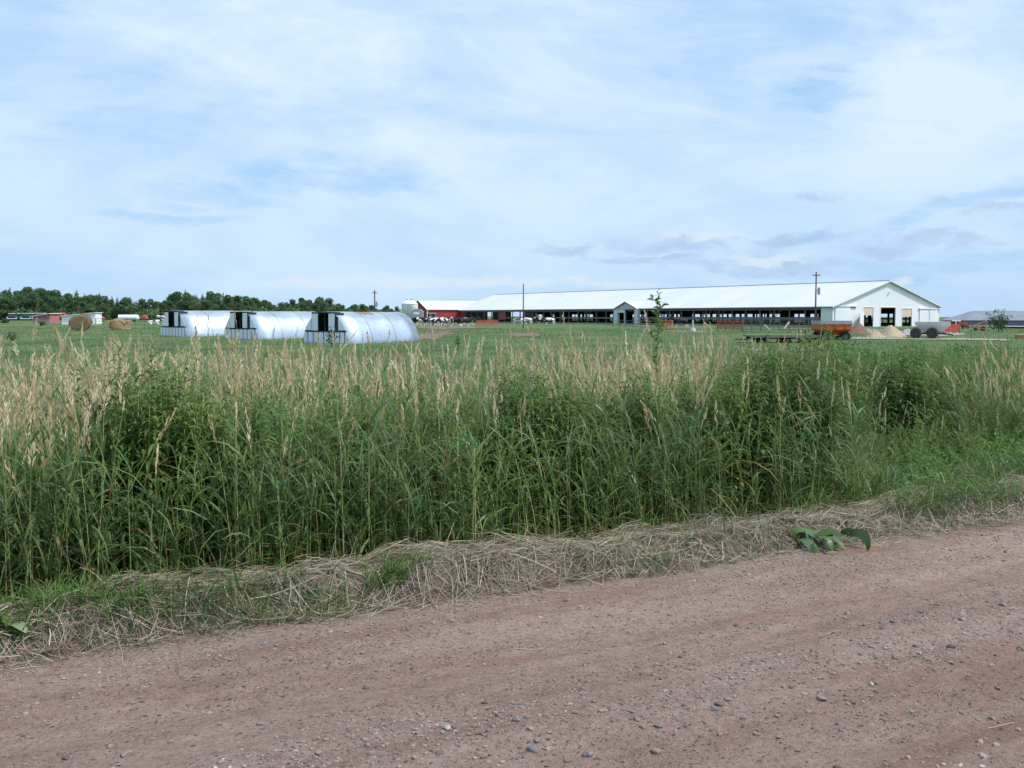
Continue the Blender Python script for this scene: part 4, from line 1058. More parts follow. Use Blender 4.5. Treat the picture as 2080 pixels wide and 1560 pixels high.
# ------------------------------------------------------------------ cows
def cow_mat(name, thr):
    m = bpy.data.materials.new(name); t, n, l, b = nt(m)
    tc = n.new('ShaderNodeTexCoord'); oi = n.new('ShaderNodeObjectInfo')
    q = n.new('ShaderNodeTexNoise'); q.noise_dimensions = '4D'; q.inputs['Scale'].default_value = 1.5; q.inputs['Detail'].default_value = 1.5
    l.new(tc.outputs['Object'], q.inputs['Vector']); l.new(math_(t, 'MULTIPLY', oi.outputs['Random'], 40), q.inputs['W'])
    sp = n.new('ShaderNodeSeparateXYZ'); l.new(tc.outputs['Object'], sp.inputs[0])
    f = math_(t, 'ADD', q.outputs['Fac'], math_(t, 'MULTIPLY', math_(t, 'LESS_THAN', sp.outputs[2], .55), .3))
    c = ramp(t, f, [(thr - .012, (.012, .011, .012)), (thr + .012, (.70, .67, .64))]); l.new(c, b.inputs['Base Color']); b.inputs['Roughness'].default_value = .8
    return m
CM = {'w': cow_mat('holstein_mostly_white', .42), 'm': cow_mat('holstein_patched', .52), 'd': cow_mat('holstein_mostly_black', .64)}
def cow_mesh(pose, m):
    vs, es, rad_ = [], [], []
    def a_(p, r, par=None):
        vs.append(p); rad_.append(r)
        if par is not None: es.append((par, len(vs) - 1))
        return len(vs) - 1
    dz = -.55 if pose == 'lie' else 0
    pel = a_((-.62, 0, 1.14 + dz), .30); mid = a_((-.1, 0, 1.06 + dz), .37, pel); ch = a_((.48, 0, 1.08 + dz), .33, mid); nb = a_((.8, 0, 1.18 + dz), .22, ch)
    if pose == 'graze': pts = [((1.05, 0, .95), .15), ((1.25, 0, .62), .13), ((1.36, 0, .46), .115), ((1.5, 0, .2), .075)]
    elif pose == 'side': pts = [((1.0, .15, 1.28), .16), ((1.1, .35, 1.34), .13), ((1.12, .45, 1.3), .12), ((1.14, .78, 1.12), .08)]
    else: pts = [((1.05, 0, 1.28 + dz), .16), ((1.25, 0, 1.40 + dz), .13), ((1.36, 0, 1.38 + dz), .12), ((1.66, 0, 1.2 + dz), .08)]
    q = nb
    for k, (p, r) in enumerate(pts):
        q = a_(p, r, q)
        if k == 1:
            hd = Vector(pts[2][0]) - Vector(pts[1][0]); sd = hd.cross(Vector((0, 0, 1))).normalized()
            for s in (-1, 1): a_(tuple(Vector(p) + sd * s * .24 + Vector((0, 0, .05))), .045, q)
    for s in (-1, 1):
        if pose == 'lie':
            k1 = a_((.6, .22 * s, .3), .12, ch); k2 = a_((.95, .25 * s, .1), .06, k1); a_((.6, .3 * s, .06), .05, k2)
            k1 = a_((-.6, .3 * s, .35), .18, pel); k2 = a_((-.1, .42 * s, .14), .09, k1); a_((-.5, .5 * s, .06), .055, k2)
        else:
            g = .1 * s if pose != 'graze' else -.08 * s
            k1 = a_((.52, .2 * s, .84), .13, ch); k2 = a_((.54 + g, .2 * s, .45), .065, k1); a_((.52 + g * 1.6, .2 * s, .04), .06, k2)
            k1 = a_((-.68, .2 * s, .92), .17, pel); k2 = a_((-.58 - g, .22 * s, .7), .12, k1); k3 = a_((-.80 - g, .21 * s, .48), .065, k2); a_((-.74 - g, .21 * s, .04), .058, k3)
    tl = a_((-.93, 0, 1.2 + dz), .035, pel); tl = a_((-1.0, 0, .95 + dz * .8), .025, tl); a_((-1.0, .03, max(.12, .5 + dz)), .04, tl)
    if pose != 'lie': a_((-.42, 0, .72), .15, pel)
    me = bpy.data.meshes.new('cow_skeleton'); me.from_pydata(vs, es, []); o = bpy.data.objects.new('cow_skeleton', me); COL.objects.link(o)
    md = o.modifiers.new('skin', 'SKIN'); md.use_smooth_shade = True
    for i, sv in enumerate(me.skin_vertices[0].data): sv.radius = (rad_[i], rad_[i]); sv.use_root = (i == 0)
    sb = o.modifiers.new('sub', 'SUBSURF'); sb.levels = 1; sb.render_levels = 1
    dg = bpy.context.evaluated_depsgraph_get(); out = bpy.data.meshes.new_from_object(o.evaluated_get(dg)); out.name = 'cow'
    bpy.data.objects.remove(o); out.materials.clear(); out.materials.append(CM[m]); return out
CMESH = {}
def cow(px, py, rz, pose, m, label, group=None, depth=None):
    if (pose, m) not in CMESH: CMESH[(pose, m)] = cow_mesh(pose, m)
    p = on(px, depth) if depth else at(px, py)
    o = bpy.data.objects.new('cow', CMESH[(pose, m)]); COL.objects.link(o); o.location = p; o.rotation_euler = (0, 0, math.radians(rz)); o.scale = (1.12,) * 3
    tag(o, label, 'cow', group)
HG = 'cows gathered by the red barn'
for px, py, rz, po, m, lb in [
    (840, 664, -70, 'stand', 'd', 'black cow with a pale face at the hut end of the herd'), (849, 662, -110, 'stand', 'm', 'black and white cow second from the hut, facing the road'),
    (861, 661, 20, 'stand', 'w', 'white backed cow standing behind the black one by the red barn door'), (870, 663.5, 200, 'stand', 'd', 'black cow with white legs left of the big white cow'),
    (884, 664, 5, 'side', 'w', 'big nearly white cow standing side on below the tractor'), (893, 662, 170, 'stand', 'm', 'patched cow just right of the big white cow'),
    (900, 664.5, 210, 'graze', 'm', 'patched cow with its head down in the middle of the herd'), (908, 663, -60, 'stand', 'd', 'black cow with white leg patches in the middle of the herd'),
    (916, 664.5, -80, 'stand', 'm', 'black and white cow facing the road, right of the herd middle'), (925, 663, 160, 'stand', 'd', 'dark cow turned away behind its neighbours'),
    (934, 664.5, -95, 'stand', 'd', 'black cow with white shins facing the road'), (945, 664, 15, 'stand', 'd', 'long black cow side on with a white shoulder mark'),
    (957, 663, -5, 'stand', 'd', 'black cow with a white face at the barn end of the herd')]:
    cow(px, py, rz, po, m, lb, HG)
for px, py, rz, po, m, lb in [(878, 662, 185, 'stand', 'd', 'black cow showing behind the head of the big white cow'), (904, 661.5, 20, 'stand', 'd', 'black backed cow behind the grazing patched one'), (950, 661.5, 190, 'stand', 'm', 'patched cow behind the long black one at the barn end')]:
    cow(px, py, rz, po, m, lb, HG)
BG = 'cows beside the open barn'
for px, py, rz, po, m, lb in [(1053, 661, 8, 'graze', 'w', 'pale cow grazing just left of the plain tall post'), (1071, 660.5, 165, 'graze', 'w', 'pale cow right of the plain tall post'), (1102, 660.5, 172, 'stand', 'm', 'patched cow with its white rump towards the barn porch'),
                              (1116, 661, 180, 'stand', 'w', 'white backed cow standing by the barn left of the porch'), (1383, 667, 182, 'stand', 'd', 'black cow alone between the red gates in front of the barn')]:
    cow(px, py, rz, po, m, lb, BG)
cow(312, 660, 10, 'lie', 'w', 'pale cow lying in the pasture beside the farthest hut')
cow(332, 657, 160, 'stand', 'm', 'cow half hidden behind the farthest metal hut')

# ------------------------------------------------------------------ poles
polem = mat('pole_wood', (.12, .075, .06), .95, var=.3, scale=3, stretch=(1, 1, .2))
ins = mat('insulator', (.3, .3, .3), .4)
def pole(px, dep, top, r, label, arm=0, trans=False):
    p = on(px, dep); h = EYE + (642 - top) / F * dep - p.z
    t_ = thing('utility_pole', label, 'pole', p)
    obj('shaft', B().tube((0, 0, -.3), (0, 0, h), r, r * .68, 10), polem, t_)
    if arm:
        c_ = obj('crossarm', B().box(-arm, arm, -.2, -.1, h - .58, h - .47), polem, t_)
        for q in (-.9, -.4, .4, .9): obj('insulator', B().lathe([(.03, h - .46), (.06, h - .38), (.03, h - .28)], 8, (q * arm, -.16)), ins, c_)
    if trans:
        obj('transformer', B().tube((.42, -.05, h - 3.3), (.42, -.05, h - 2.3), .2, .2, 12).box(.1, .42, -.1, .0, h - 2.8, h - 2.7).tube((.42, -.05, h - 2.3), (.42, -.05, h - 2.1), .05, .03, 6), greysteel, t_)
pole(1655, 150, 553, .13, 'tall utility pole with a crossarm and transformer in front of the barn gable', .55, True)
pole(762, 205, 590, .16, 'utility pole with a short crossarm behind the rusted hut', .55, True)
pole(1063, 160, 577, .11, 'plain bare post rising in front of the barn roof')

# ------------------------------------------------------------------ fences and gates
def fence_run(name, label, cat, px0, px1, d0, d1, m, h, rails, posts, rt_=.035, solid=False):
    p0, p1 = on(px0, d0), on(px1, d1); t_ = thing(name, label, cat, p0, 0)
    dv = p1 - p0
    for k in range(posts):
        q = dv * (k / (posts - 1)); lean = random.uniform(-.05, .05)
        obj('post', B().tube((q.x, q.y, q.z - .2), (q.x + lean, q.y, q.z + h * random.uniform(1.0, 1.12)), .06, .05, 6), greywood if not solid else m, t_)
    for r_ in range(rails):
        z_ = h * (.22 + .74 * r_ / max(1, rails - 1)); bb = B()
        for k in range(posts - 1):
            a_, c_ = dv * (k / (posts - 1)), dv * ((k + 1) / (posts - 1)); bb.beam((a_.x, a_.y - .05, a_.z + z_), (c_.x, c_.y - .05, c_.z + z_), .03, rt_ * 2)
        obj('rail', bb, m, t_)
    return t_
rustred = mat('rust_red_tube', (.34, .085, .06), .7, var=.3, scale=4)
fence_run('tube_gate', 'rust red tube gate left of the black cow by the barn', 'gate', 1340, 1366, 136, 137, rustred, 1.35, 7, 3, .03, True)
fence_run('tube_gate', 'rust red tube gates right of the pale cone shaped post', 'gate', 1456, 1506, 128, 126, rustred, 1.35, 8, 4, .04, True)
fence_run('rail_fence', 'grey wooden rail fence behind the flat wagon', 'fence', 1508, 1662, 125, 118, greywood, 1.35, 5, 9)
fence_run('rail_fence', 'low wooden fence running below the barn from the porch to the red gate', 'fence', 1245, 1338, 178, 139, greywood, 1.2, 3, 7)
fence_run('tube_gate', 'dull red feed rail between the herd and the plain tall post', 'gate', 966, 1012, 200, 204, rustred, 1.1, 6, 6, .05, True)
fence_run('rail_fence', 'thin grey fence far off between the hay feeder and the wood', 'fence', 196, 330, 180, 165, greywood, 1.2, 3, 9, .03)
bm_ = mat('pale_board', (.50, .42, .32), .9)
for px0, y0_, px1, y1_, dp, lb in ((1592, 668, 1604, 654, 110, 'pale timber prop leaning against the rail fence'), (1552, 660, 1566, 671, 112, 'grey timber prop sloping down from the rail fence'), (1430, 655, 1450, 673, 125, 'bare timber prop left of the red gates')):
    pa, pb = on(px0, dp), on(px1, dp); za = EYE - (y0_ - 642) / F * dp; zb_ = EYE - (y1_ - 642) / F * dp
    q = obj('timber_prop', B().beam((0, 0, 0), (pb.x - pa.x, .4, zb_ - za), .12, .12), bm_, None, (pa.x, pa.y, za)); tag(q, lb, 'timber')
p = at(1407, 673); q = obj('cone_post', B().lathe([(.42, 0), (.36, .2), (.16, .5), (.09, 1.35), (.07, 1.4), (.001, 1.42)], 12), mat('pale_stone', (.42, .38, .31), .9, var=.3, scale=3), None, p); tag(q, 'pale cone footed post beside the black cow', 'post')

# ------------------------------------------------------------------ wagons and machines
orange = mat('orange_paint', (.50, .105, .025), .5, var=.2, scale=2, dirt=((.25, .10, .06), .66))
steelbar = mat('wagon_frame', (.05, .05, .055), .7)
hub = mat('wheel_hub', (.14, .12, .10), .7)
def wheel(parent, c, r, w):
    o = obj('wheel', B().wheel((0, 0, 0), r, w, 20), black, parent, c, smooth=False)
    obj('rim', B().tube((0, -w * .3, 0), (0, w * .3, 0), r * .58, r * .58, 16), hub, o); return o
p = at(1688, 690); sc = p.y / F; k = sc * 63 / 3.2
t_ = thing('gravity_wagon', 'orange hopper wagon with a grey top rim, parked by the utility pole', 'wagon', p - Vector((0, 0, .12)), .05)
hp = obj('hopper', B().add([(-1.6 * k, -1.2, 1.75 * k), (1.6 * k, -1.2, 1.75 * k), (1.6 * k, 1.2, 1.75 * k), (-1.6 * k, 1.2, 1.75 * k), (-1.6 * k, -1.2, 1.2 * k), (1.6 * k, -1.2, 1.2 * k), (1.6 * k, 1.2, 1.2 * k), (-1.6 * k, 1.2, 1.2 * k), (-.9 * k, -.5, .55 * k), (1.0 * k, -.5, .55 * k), (1.0 * k, .5, .55 * k), (-.9 * k, .5, .55 * k)],
        [(0, 1, 5, 4), (1, 2, 6, 5), (2, 3, 7, 6), (3, 0, 4, 7), (4, 5, 9, 8), (5, 6, 10, 9), (6, 7, 11, 10), (7, 4, 8, 11), (8, 9, 10, 11)]), orange, t_)
for q in (-1.0, 0, 1.0): obj('rib', B().box(q * k - .04, q * k + .04, -1.26, -1.205, 1.2 * k, 1.75 * k), orange, hp)
obj('top_extension', B().box(-1.62 * k, 1.62 * k, -1.25, -1.17, 1.752 * k, 2.1 * k).box(-1.62 * k, 1.62 * k, 1.17, 1.25, 1.752 * k, 2.1 * k).box(-1.62 * k, -1.54 * k, -1.16, 1.16, 1.752 * k, 2.1 * k).box(1.54 * k, 1.62 * k, -1.16, 1.16, 1.752 * k, 2.1 * k), greysteel, t_)
obj('chassis', B().box(-1.5 * k, 1.5 * k, -.6, -.48, .45, .58).box(-1.5 * k, 1.5 * k, .48, .6, .45, .58).box(-1.2 * k, -1.0 * k, -.9, .9, .35, .47).box(1.0 * k, 1.2 * k, -.9, .9, .35, .47), steelbar, t_)
for a_ in (-1.1, 1.1):
    for b__ in (-.95, .95): wheel(t_, (a_ * k, b__, .42), .42, .26)
p = at(1585, 696); sc = p.y / F
L2 = 70 * sc
t_ = thing('flat_wagon', 'long low grey flat bed wagon parked in the grass before the rail fence', 'wagon', p - Vector((0, 0, .28)), .03)
obj('deck', B().box(-L2, L2, -1.1, 1.1, .78, .9).box(-L2, L2, -1.16, -1.105, .70, .92), greywood, t_)
obj('frame', B().box(-L2 * .95, L2 * .95, -.55, -.43, .58, .776).box(-L2 * .95, L2 * .95, .43, .55, .58, .776).box(-L2 - .9, -L2 * .95, -.05, .05, .5, .6), steelbar, t_)
for a_ in (-.62, .1, .66):
    for b__ in (-.85, .85): wheel(t_, (a_ * L2, b__, .36), .36, .24)
obj('stake', B().box(-L2 * .5 - .05, -L2 * .5 + .05, -1.25, -1.17, .2, 1.0), greywood, t_)
# white wagon with big tyres
p = at(1888, 688); sc = p.y / F
t_ = thing('gravity_wagon', 'white hopper wagon on big dirty tyres in front of the barn gable', 'wagon', p, math.radians(-22))
wm = mat('wagon_white', (.70, .70, .68), .5, var=.1, dirt=((.40, .36, .30), .6))
obj('hopper', B().add([(-1.3, -.2, 1.55), (1.75, -.2, 1.55), (1.75, 1.6, 1.55), (-1.3, 1.6, 1.55), (-1.25, -.1, 1.25), (1.7, -.1, 1.2), (1.7, 1.5, 1.2), (-1.25, 1.5, 1.25), (-.3, .3, .5), (.9, .3, .45), (.9, 1.2, .45), (-.3, 1.2, .5)],
        [(0, 1, 5, 4), (1, 2, 6, 5), (2, 3, 7, 6), (3, 0, 4, 7), (4, 5, 9, 8), (5, 6, 10, 9), (6, 7, 11, 10), (7, 4, 8, 11), (8, 9, 10, 11), (0, 3, 2, 1)]), wm, t_)
obj('chassis', B().box(-1.2, 1.4, .1, .25, .4, .55).box(-1.2, 1.4, 1.0, 1.15, .4, .55), steelbar, t_)
tyre = mat('dirty_tyre', (.07, .055, .045), .95, var=.5, scale=3, bmp=.5)
for px_, r_ in ((1862, .5), (1893, .52)):
    x_ = (px_ - 1888) * sc
    o = obj('wheel', B().wheel((0, 0, 0), r_, .5, 24), tyre, t_, (x_, -.5, r_)); obj('rim', B().tube((0, -.18, 0), (0, .18, 0), r_ * .56, r_ * .56, 16), steelbar, o)
    o2 = o.copy(); COL.objects.link(o2); o2.location = (x_, 1.7, r_)
obj('drawbar', B().beam((.5, .6, .5), (2.0, .2, .35), .1, .1), steelbar, t_)

# heaps
def heap(name, label, px, py, wpx, hpx, m, depthf=.8, seed=0):
    p = at(px, py); sc = p.y / F; R = wpx * sc / 2; H = hpx * sc; r = np.random.default_rng(seed); n_ = 28
    vs_, fs = [(0, 0, H)], []; rings = [(.12, .95), (.3, .77), (.5, .53), (.7, .29), (.88, .10), (1.06, -.06)]
    jit = 1 + .12 * np.sin(np.arange(n_) * 2 * PI / n_ * 3 + seed) + r.normal(0, .03, n_)
    for rr, zz in rings:
        for k in range(n_):
            a_ = 2 * PI * k / n_; q = jit[k] * (1 + r.normal(0, .03)); vs_.append((math.cos(a_) * R * rr * q + R * .06, math.sin(a_) * R * rr * q * depthf, H * (zz + r.normal(0, .045) * (zz > 0))))
    for k in range(n_): fs.append((0, 1 + k, 1 + (k + 1) % n_))
    for i in range(len(rings) - 1):
        for k in range(n_): fs.append((1 + i * n_ + k, 1 + (i + 1) * n_ + k, 1 + (i + 1) * n_ + (k + 1) % n_, 1 + i * n_ + (k + 1) % n_))
    o = obj(name, B().add(vs_, fs), m, None, p, smooth=True); tag(o, label, name.split('_')[-1] if 'pile' not in name else 'pile'); return o
sandm = mat('tan_sand', (.35, .27, .18), .95, var=.12, scale=2, bmp=.6, bscale=25)
heap('sand_pile', 'large tan sand pile in front of the open barn door', 1806, 684, 64, 23, sandm, .8, 1)
heap('sand_pile', 'small tan sand pile spilling out to the left of the large one', 1776, 685, 40, 13, sandm, .8, 2)
heap('soil_pile', 'reddish brown soil pile before the white swing door', 1742, 677, 46, 21, mat('red_soil', (.20, .115, .08), .95, var=.2, scale=3, bmp=.7, bscale=25), .8, 3)
heap('rubble_pile', 'low grey rubble pile right of the sand', 1842, 680, 38, 12, mat('rubble', (.33, .31, .30), .95, var=.5, scale=6, bmp=.9, bscale=20), .7, 4)
heap('feed_pile', 'low brown heap of hay at the feet of the herd', 850, 666, 36, 7, mat('old_hay', (.17, .13, .09), .95, var=.4, scale=5, bmp=.7), .5, 5)
# pale yard and lane
yardm = mat('yard_gravel', (.26, .23, .195), .95, var=.12, scale=.7, bmp=.4)
def patch(name, pts, m, label, lift=.03):
    bb = B(); q = [at(a_, c_) for a_, c_ in pts]; nn = 14; vs_, fs = [], []
    k = len(q) // 2; near_, far_ = q[:k], q[k:][::-1]
    for i in range(k):
        for j in range(nn + 1):
            p_ = near_[i].lerp(far_[i], j / nn); vs_.append((p_.x, p_.y, float(gz(p_.x, p_.y)) + lift))
    for i in range(k - 1):
        for j in range(nn): fs.append((i * (nn + 1) + j, (i + 1) * (nn + 1) + j, (i + 1) * (nn + 1) + j + 1, i * (nn + 1) + j + 1))
    o = obj(name, B().add(vs_, fs), m, smooth=True); tag(o, label, kind='structure'); return o
patch('yard', [(1715, 676), (1760, 677), (1850, 682), (1920, 683), (1960, 680), (1960, 677), (1920, 675), (1850, 674), (1760, 668), (1715, 667)], yardm, 'pale gravel farm yard before the barn gable')
patch('lane', [(1710, 689), (1800, 690), (1900, 691), (1980, 692), (2050, 693), (2050, 690), (1980, 688), (1900, 687), (1800, 686), (1710, 685)], yardm, 'pale gravel lane crossing before the farm yard', .05)
bb = B().box(WD + .3, WD + 60, -20, BL, -.02, .03); o = obj('apron', bb, yardm, None, (BX, BY, BZ), BA); tag(o, 'pale concrete apron beyond the barn', kind='structure')
dirtm = mat('bare_dirt', (.17, .12, .085), .95, var=.25, scale=1.5, bmp=.6)
def dirt(px0, px1, y0_, y1_, seed):
    r = np.random.default_rng(seed); c = at((px0 + px1) / 2, (y0_ + y1_) / 2); a_, b__ = at(px0, (y0_ + y1_) / 2), at(px1, (y0_ + y1_) / 2); fr_, bk_ = at((px0 + px1) / 2, y1_), at((px0 + px1) / 2, y0_)
    RX, RY = (b__.x - a_.x) / 2, (bk_.y - fr_.y) / 2; n_ = 40; vs_ = [(c.x, c.y, float(gz(c.x, c.y)) + .03)]; fs = []
    for rr in (.5, .8, 1.0):
        for k in range(n_):
            q = rr * (1 + (.2 * math.sin(k * .9 + seed) + r.normal(0, .12)) * rr); x_ = c.x + math.cos(2 * PI * k / n_) * RX * q; y_ = c.y + math.sin(2 * PI * k / n_) * RY * q
            vs_.append((x_, y_, float(gz(x_, y_)) + .03))
    for k in range(n_): fs.append((0, 1 + k, 1 + (k + 1) % n_))
    for i in range(2):
        for k in range(n_): fs.append((1 + i * n_ + k, 1 + (i + 1) * n_ + k, 1 + (i + 1) * n_ + (k + 1) % n_, 1 + i * n_ + (k + 1) % n_))
    tag(obj('bare_ground', B().add(vs_, fs), dirtm, smooth=True), 'bare reddish patch worn into the pasture', kind='structure')
dirt(838, 915, 672, 686, 1); dirt(1030, 1100, 677, 684, 2); dirt(1345, 1440, 671, 675, 4); dirt(830, 980, 662, 667, 5)
# blue grey shed at the right
p0 = on(1915, 200); p0.z = -1.32; t_ = thing('blue_shed', 'long low blue grey shed with a weathered grey roof at the right', 'shed', p0, math.radians(-23.5))
blue = mat('blue_steel', (.16, .20, .27), .6, var=.12, scale=.4); oldroof = mat('weathered_roof', (.175, .185, .215), .7, 0, var=.2, scale=.35, stretch=(1, .3, 1), dirt=((.11, .10, .11), .54))
sc = 200 / F; hw = 2.13
obj('red_wall', B().box(.16, 2.6, -.04, -.003, 0, hw - .1), mat('wine_red', (.16, .05, .07), .7), t_)
obj('wall', B().box(0, 34, 0, .15, 0, hw).box(0, .15, .16, 18, 0, hw).box(0, 34, 18.01, 18.15, 0, hw), blue, t_)
rr = (642 - 631) * sc + EYE - p0.z
obj('roof', B().add([(-.5, -.5, hw), (34.5, -.5, hw), (34.5, 18.6, hw), (-.5, 18.6, hw), (5.2, 9, rr), (34.5, 9, rr), (-.5, -.5, hw - .14), (34.5, -.5, hw - .14), (34.5, 18.6, hw - .14), (-.5, 18.6, hw - .14)], [(0, 1, 5, 4), (2, 3, 4, 5), (3, 0, 4), (0, 6, 7, 1), (1, 7, 8, 2), (2, 8, 9, 3), (3, 9, 6, 0), (6, 9, 8, 7), (1, 2, 5)]), oldroof, t_)
p = on(1950, 150); t_ = thing('red_cart', 'low red box cart beside a pale lintel in front of the blue grey shed', 'cart', p, 0)
obj('body', B().prism([(0, .35), (1.25, .35), (1.05, .95), (.1, .95)], 1.2, 'y', 0), dred, t_); wheel(t_, (.3, -.05, .25), .25, .15); wheel(t_, (.95, -.05, .25), .25, .15)
p = on(1932, 160); t_ = thing('door_lintel', 'pale timber lintel on two thin posts before the blue grey shed', 'frame', p, 0)
obj('beam', B().box(0, 1.4, 0, .12, 1.05, 1.25), white, t_); obj('post', B().box(.6, .72, .01, .11, 0, 1.049), white, t_); obj('post', B().box(1.2, 1.32, .01, .11, 0, 1.049), white, t_)
fence_run('plank_fence', 'orange red plank fence beside the white hopper wagon', 'fence', 1915, 1948, 114, 116, dred, .95, 6, 4, .075, True)
# yellow brown machine near the small tree
p = on(1990, 128); t_ = thing('hay_rake', 'rusty yellow farm implement with slanted bars left of the small tree', 'implement', p)
ym = mat('rusty_yellow', (.34, .19, .07), .7, var=.3, scale=4)
obj('frame', B().beam((-1.3, 0, .5), (.9, 0, 1.25), .1, .14).beam((-1.3, 0, .5), (-.2, 0, .35), .1, .12).beam((.9, 0, 1.25), (.6, 0, .3), .1, .12).beam((-.2, 0, .35), (.6, 0, .3), .1, .12), ym, t_)
obj('bar', B().beam((-.6, .2, .3), (.1, .2, 1.1), .08, .1), ym, t_); wheel(t_, (.4, .2, .3), .3, .16); wheel(t_, (-.5, .2, .25), .25, .14)
p = on(2075, 92); t_ = thing('yellow_box', 'low yellow timber box in the weeds at the right edge', 'box', p)
obj('box', B().box(-.4, .8, 0, .5, 0, .38), ym, t_); obj('lid', B().box(-.44, .84, -.04, .54, .382, .43), bm_, t_)
# tractor behind the herd
p = on(879, 215); t_ = thing('tractor', 'small grey cab tractor parked behind the cows before the red wall', 'tractor', p, math.radians(-60))
tg = mat('tractor_grey', (.36, .37, .38), .5); glass = mat('dark_glass', (.03, .04, .05), .15)
obj('hood', B().box(.3, 2.2, -.4, .4, .9, 1.6), tg, t_); cab = obj('cab', B().box(-1.0, .2, -.7, .7, 2.35, 2.5).box(-1, -.9, -.7, -.6, 1.2, 2.349).box(-1, -.9, .6, .7, 1.2, 2.349).box(.1, .2, -.7, -.6, 1.2, 2.349).box(.1, .2, .6, .7, 1.2, 2.349).box(-1, .2, -.7, .7, .9, 1.199), tg, t_)
obj('window', B().box(-.88, .08, -.62, .62, 1.2, 2.34), glass, cab)
for a_, r_, y_ in ((-.6, .8, .95), (-.6, .8, -.95), (1.7, .5, .75), (1.7, .5, -.75)): wheel(t_, (a_, y_, r_), r_, .4)

# ------------------------------------------------------------------ far left of the pasture
haym = mat('hay', (.23, .155, .085), .95, var=.4, scale=4, bmp=.9, bscale=14, stretch=(1, 1, 3))
p = at(167, 671); sc = p.y / F
def bale_mesh(rx, hz, dy):
    bb = B(); n_ = 28; vs_, fs = [], []
    for y_, s_ in ((-dy, .90), (-dy * .96, 1), (dy * .96, 1), (dy, .90)):
        for k in range(n_):
            a_ = 2 * PI * k / n_; q = s_ * (1 + random.uniform(-.025, .025)); vs_.append((math.cos(a_) * rx * q, y_, max(0, hz / 2 + math.sin(a_) * hz / 2 * q * 1.03)))
    for i in range(3):
        for k in range(n_): fs.append((i * n_ + k, i * n_ + (k + 1) % n_, (i + 1) * n_ + (k + 1) % n_, (i + 1) * n_ + k))
    fs += [tuple(range(n_))[::-1], tuple(range(3 * n_, 4 * n_))]
    return bb.add(vs_, fs)
def bale(px, py, wpx, hpx, label, rz=0, dep=None):
    p = on(px, dep) if dep else at(px, py); sc = p.y / F; rx, hz = wpx * sc / 2, hpx * sc
    t_ = thing('hay_bale', label, 'hay bale', p, rz); obj('hay', bale_mesh(rx, hz, rx * .5), haym, t_, smooth=True)
    ac = Acc(); n_ = 1600; a_ = rng.random(n_) * 2 * PI; fr_ = rng.random(n_) < .35
    y_ = np.where(fr_, -rx * .5, rng.uniform(-rx * .5, rx * .5, n_)); q = np.where(fr_, rng.random(n_) ** .5, 1.0)
    C = np.stack([np.cos(a_) * rx * q, y_, np.maximum(.02, hz / 2 + np.sin(a_) * hz / 2 * q)], -1)
    D = np.stack([-np.sin(a_), rng.normal(0, .4, n_), np.cos(a_)], -1) + rng.normal(0, .35, (n_, 3)); D /= np.linalg.norm(D, axis=1, keepdims=True)
    Sd = np.cross(D, rng.normal(0, 1, (n_, 3))); Sd /= np.linalg.norm(Sd, axis=1, keepdims=True)
    ac.diamonds(C, D, Sd, rng.uniform(.15, .4, n_), np.full(n_, .025), np.clip(rng.normal(.35, .25, n_), 0, 1))
    q_ = ac.build('loose_straw', (M['straw'],), t_); q_['kind'] = 'stuff'; return t_
bale(163, 671, 40, 30, 'large round hay bale standing in front of the white shed', .25)
bale(172, 664, 26, 31, 'hay bale mostly hidden behind the front one', .1, 131)
# cattle feeder
p = at(241, 670); sc = p.y / F; fwd = 20 * sc; fh = 19 * sc
t_ = thing('hay_feeder', 'rusty slatted feeder rack filled with brown hay', 'feeder', p, .08)
fm = mat('feeder_rust', (.52, .31, .19), .8, var=.25, scale=4)
fr_ = B()
for y_ in (-.8, .8): fr_.box(-fwd, fwd, y_ - .05, y_ + .05, .1, .2).box(-fwd, fwd, y_ - .05, y_ + .05, fh - .1, fh)
for x_ in (-fwd, fwd): fr_.box(x_ - .05, x_ + .05, -.749, .749, .1, .2).box(x_ - .05, x_ + .05, -.749, .749, fh - .1, fh)
obj('frame', fr_, fm, t_)
sb_ = B()
for k in range(8):
    x_ = -fwd + 2 * fwd * k / 7
    for y_ in (-.8, .8): sb_.beam((x_ + .05, y_, .2), (x_ + .2, y_, fh - .1), .10, .06)
obj('slats', sb_, fm, t_)
obj('hay', B().lathe([(fwd * .93, .15), (fwd * .88, fh * .7), (fwd * .62, fh * 1.05), (.2, fh * 1.25), (.001, fh * 1.26)], 18), haym, t_, smooth=True); t_.children[-1].scale = (1, .7 / fwd, 1)
# white shed, red shed
whs = mat('shed_white', (.74, .75, .76), .6, var=.05)
p = at(160, 659); sc = p.y / F
t_ = thing('white_shed', 'small white lean to shed behind the hay bale, roof rising to the right', 'shed', p, math.radians(6))
obj('wall', B().prism([(-33 * sc, 0), (33 * sc, 0), (33 * sc, 23 * sc), (-33 * sc, 16.5 * sc)], .12, 'y', 0).box(-33 * sc, -33 * sc + .12, .13, 4, 0, 16 * sc).box(33 * sc - .12, 33 * sc, .13, 4, 0, 22.5 * sc), whs, t_)
obj('roof', B().prism([(-35 * sc, 16.6 * sc), (35 * sc, 23.6 * sc), (35 * sc, 24.6 * sc), (-35 * sc, 17.6 * sc)], 4.6, 'y', -.3), white, t_)
obj('opening', B().box(22 * sc, 27 * sc, -.03, -.004, 2 * sc, 8 * sc), hdark, t_)
p = at(84, 657); sc = p.y / F
t_ = thing('red_shed', 'small faded red lean to shed with a pale sloping roof', 'shed', p, math.radians(-8))
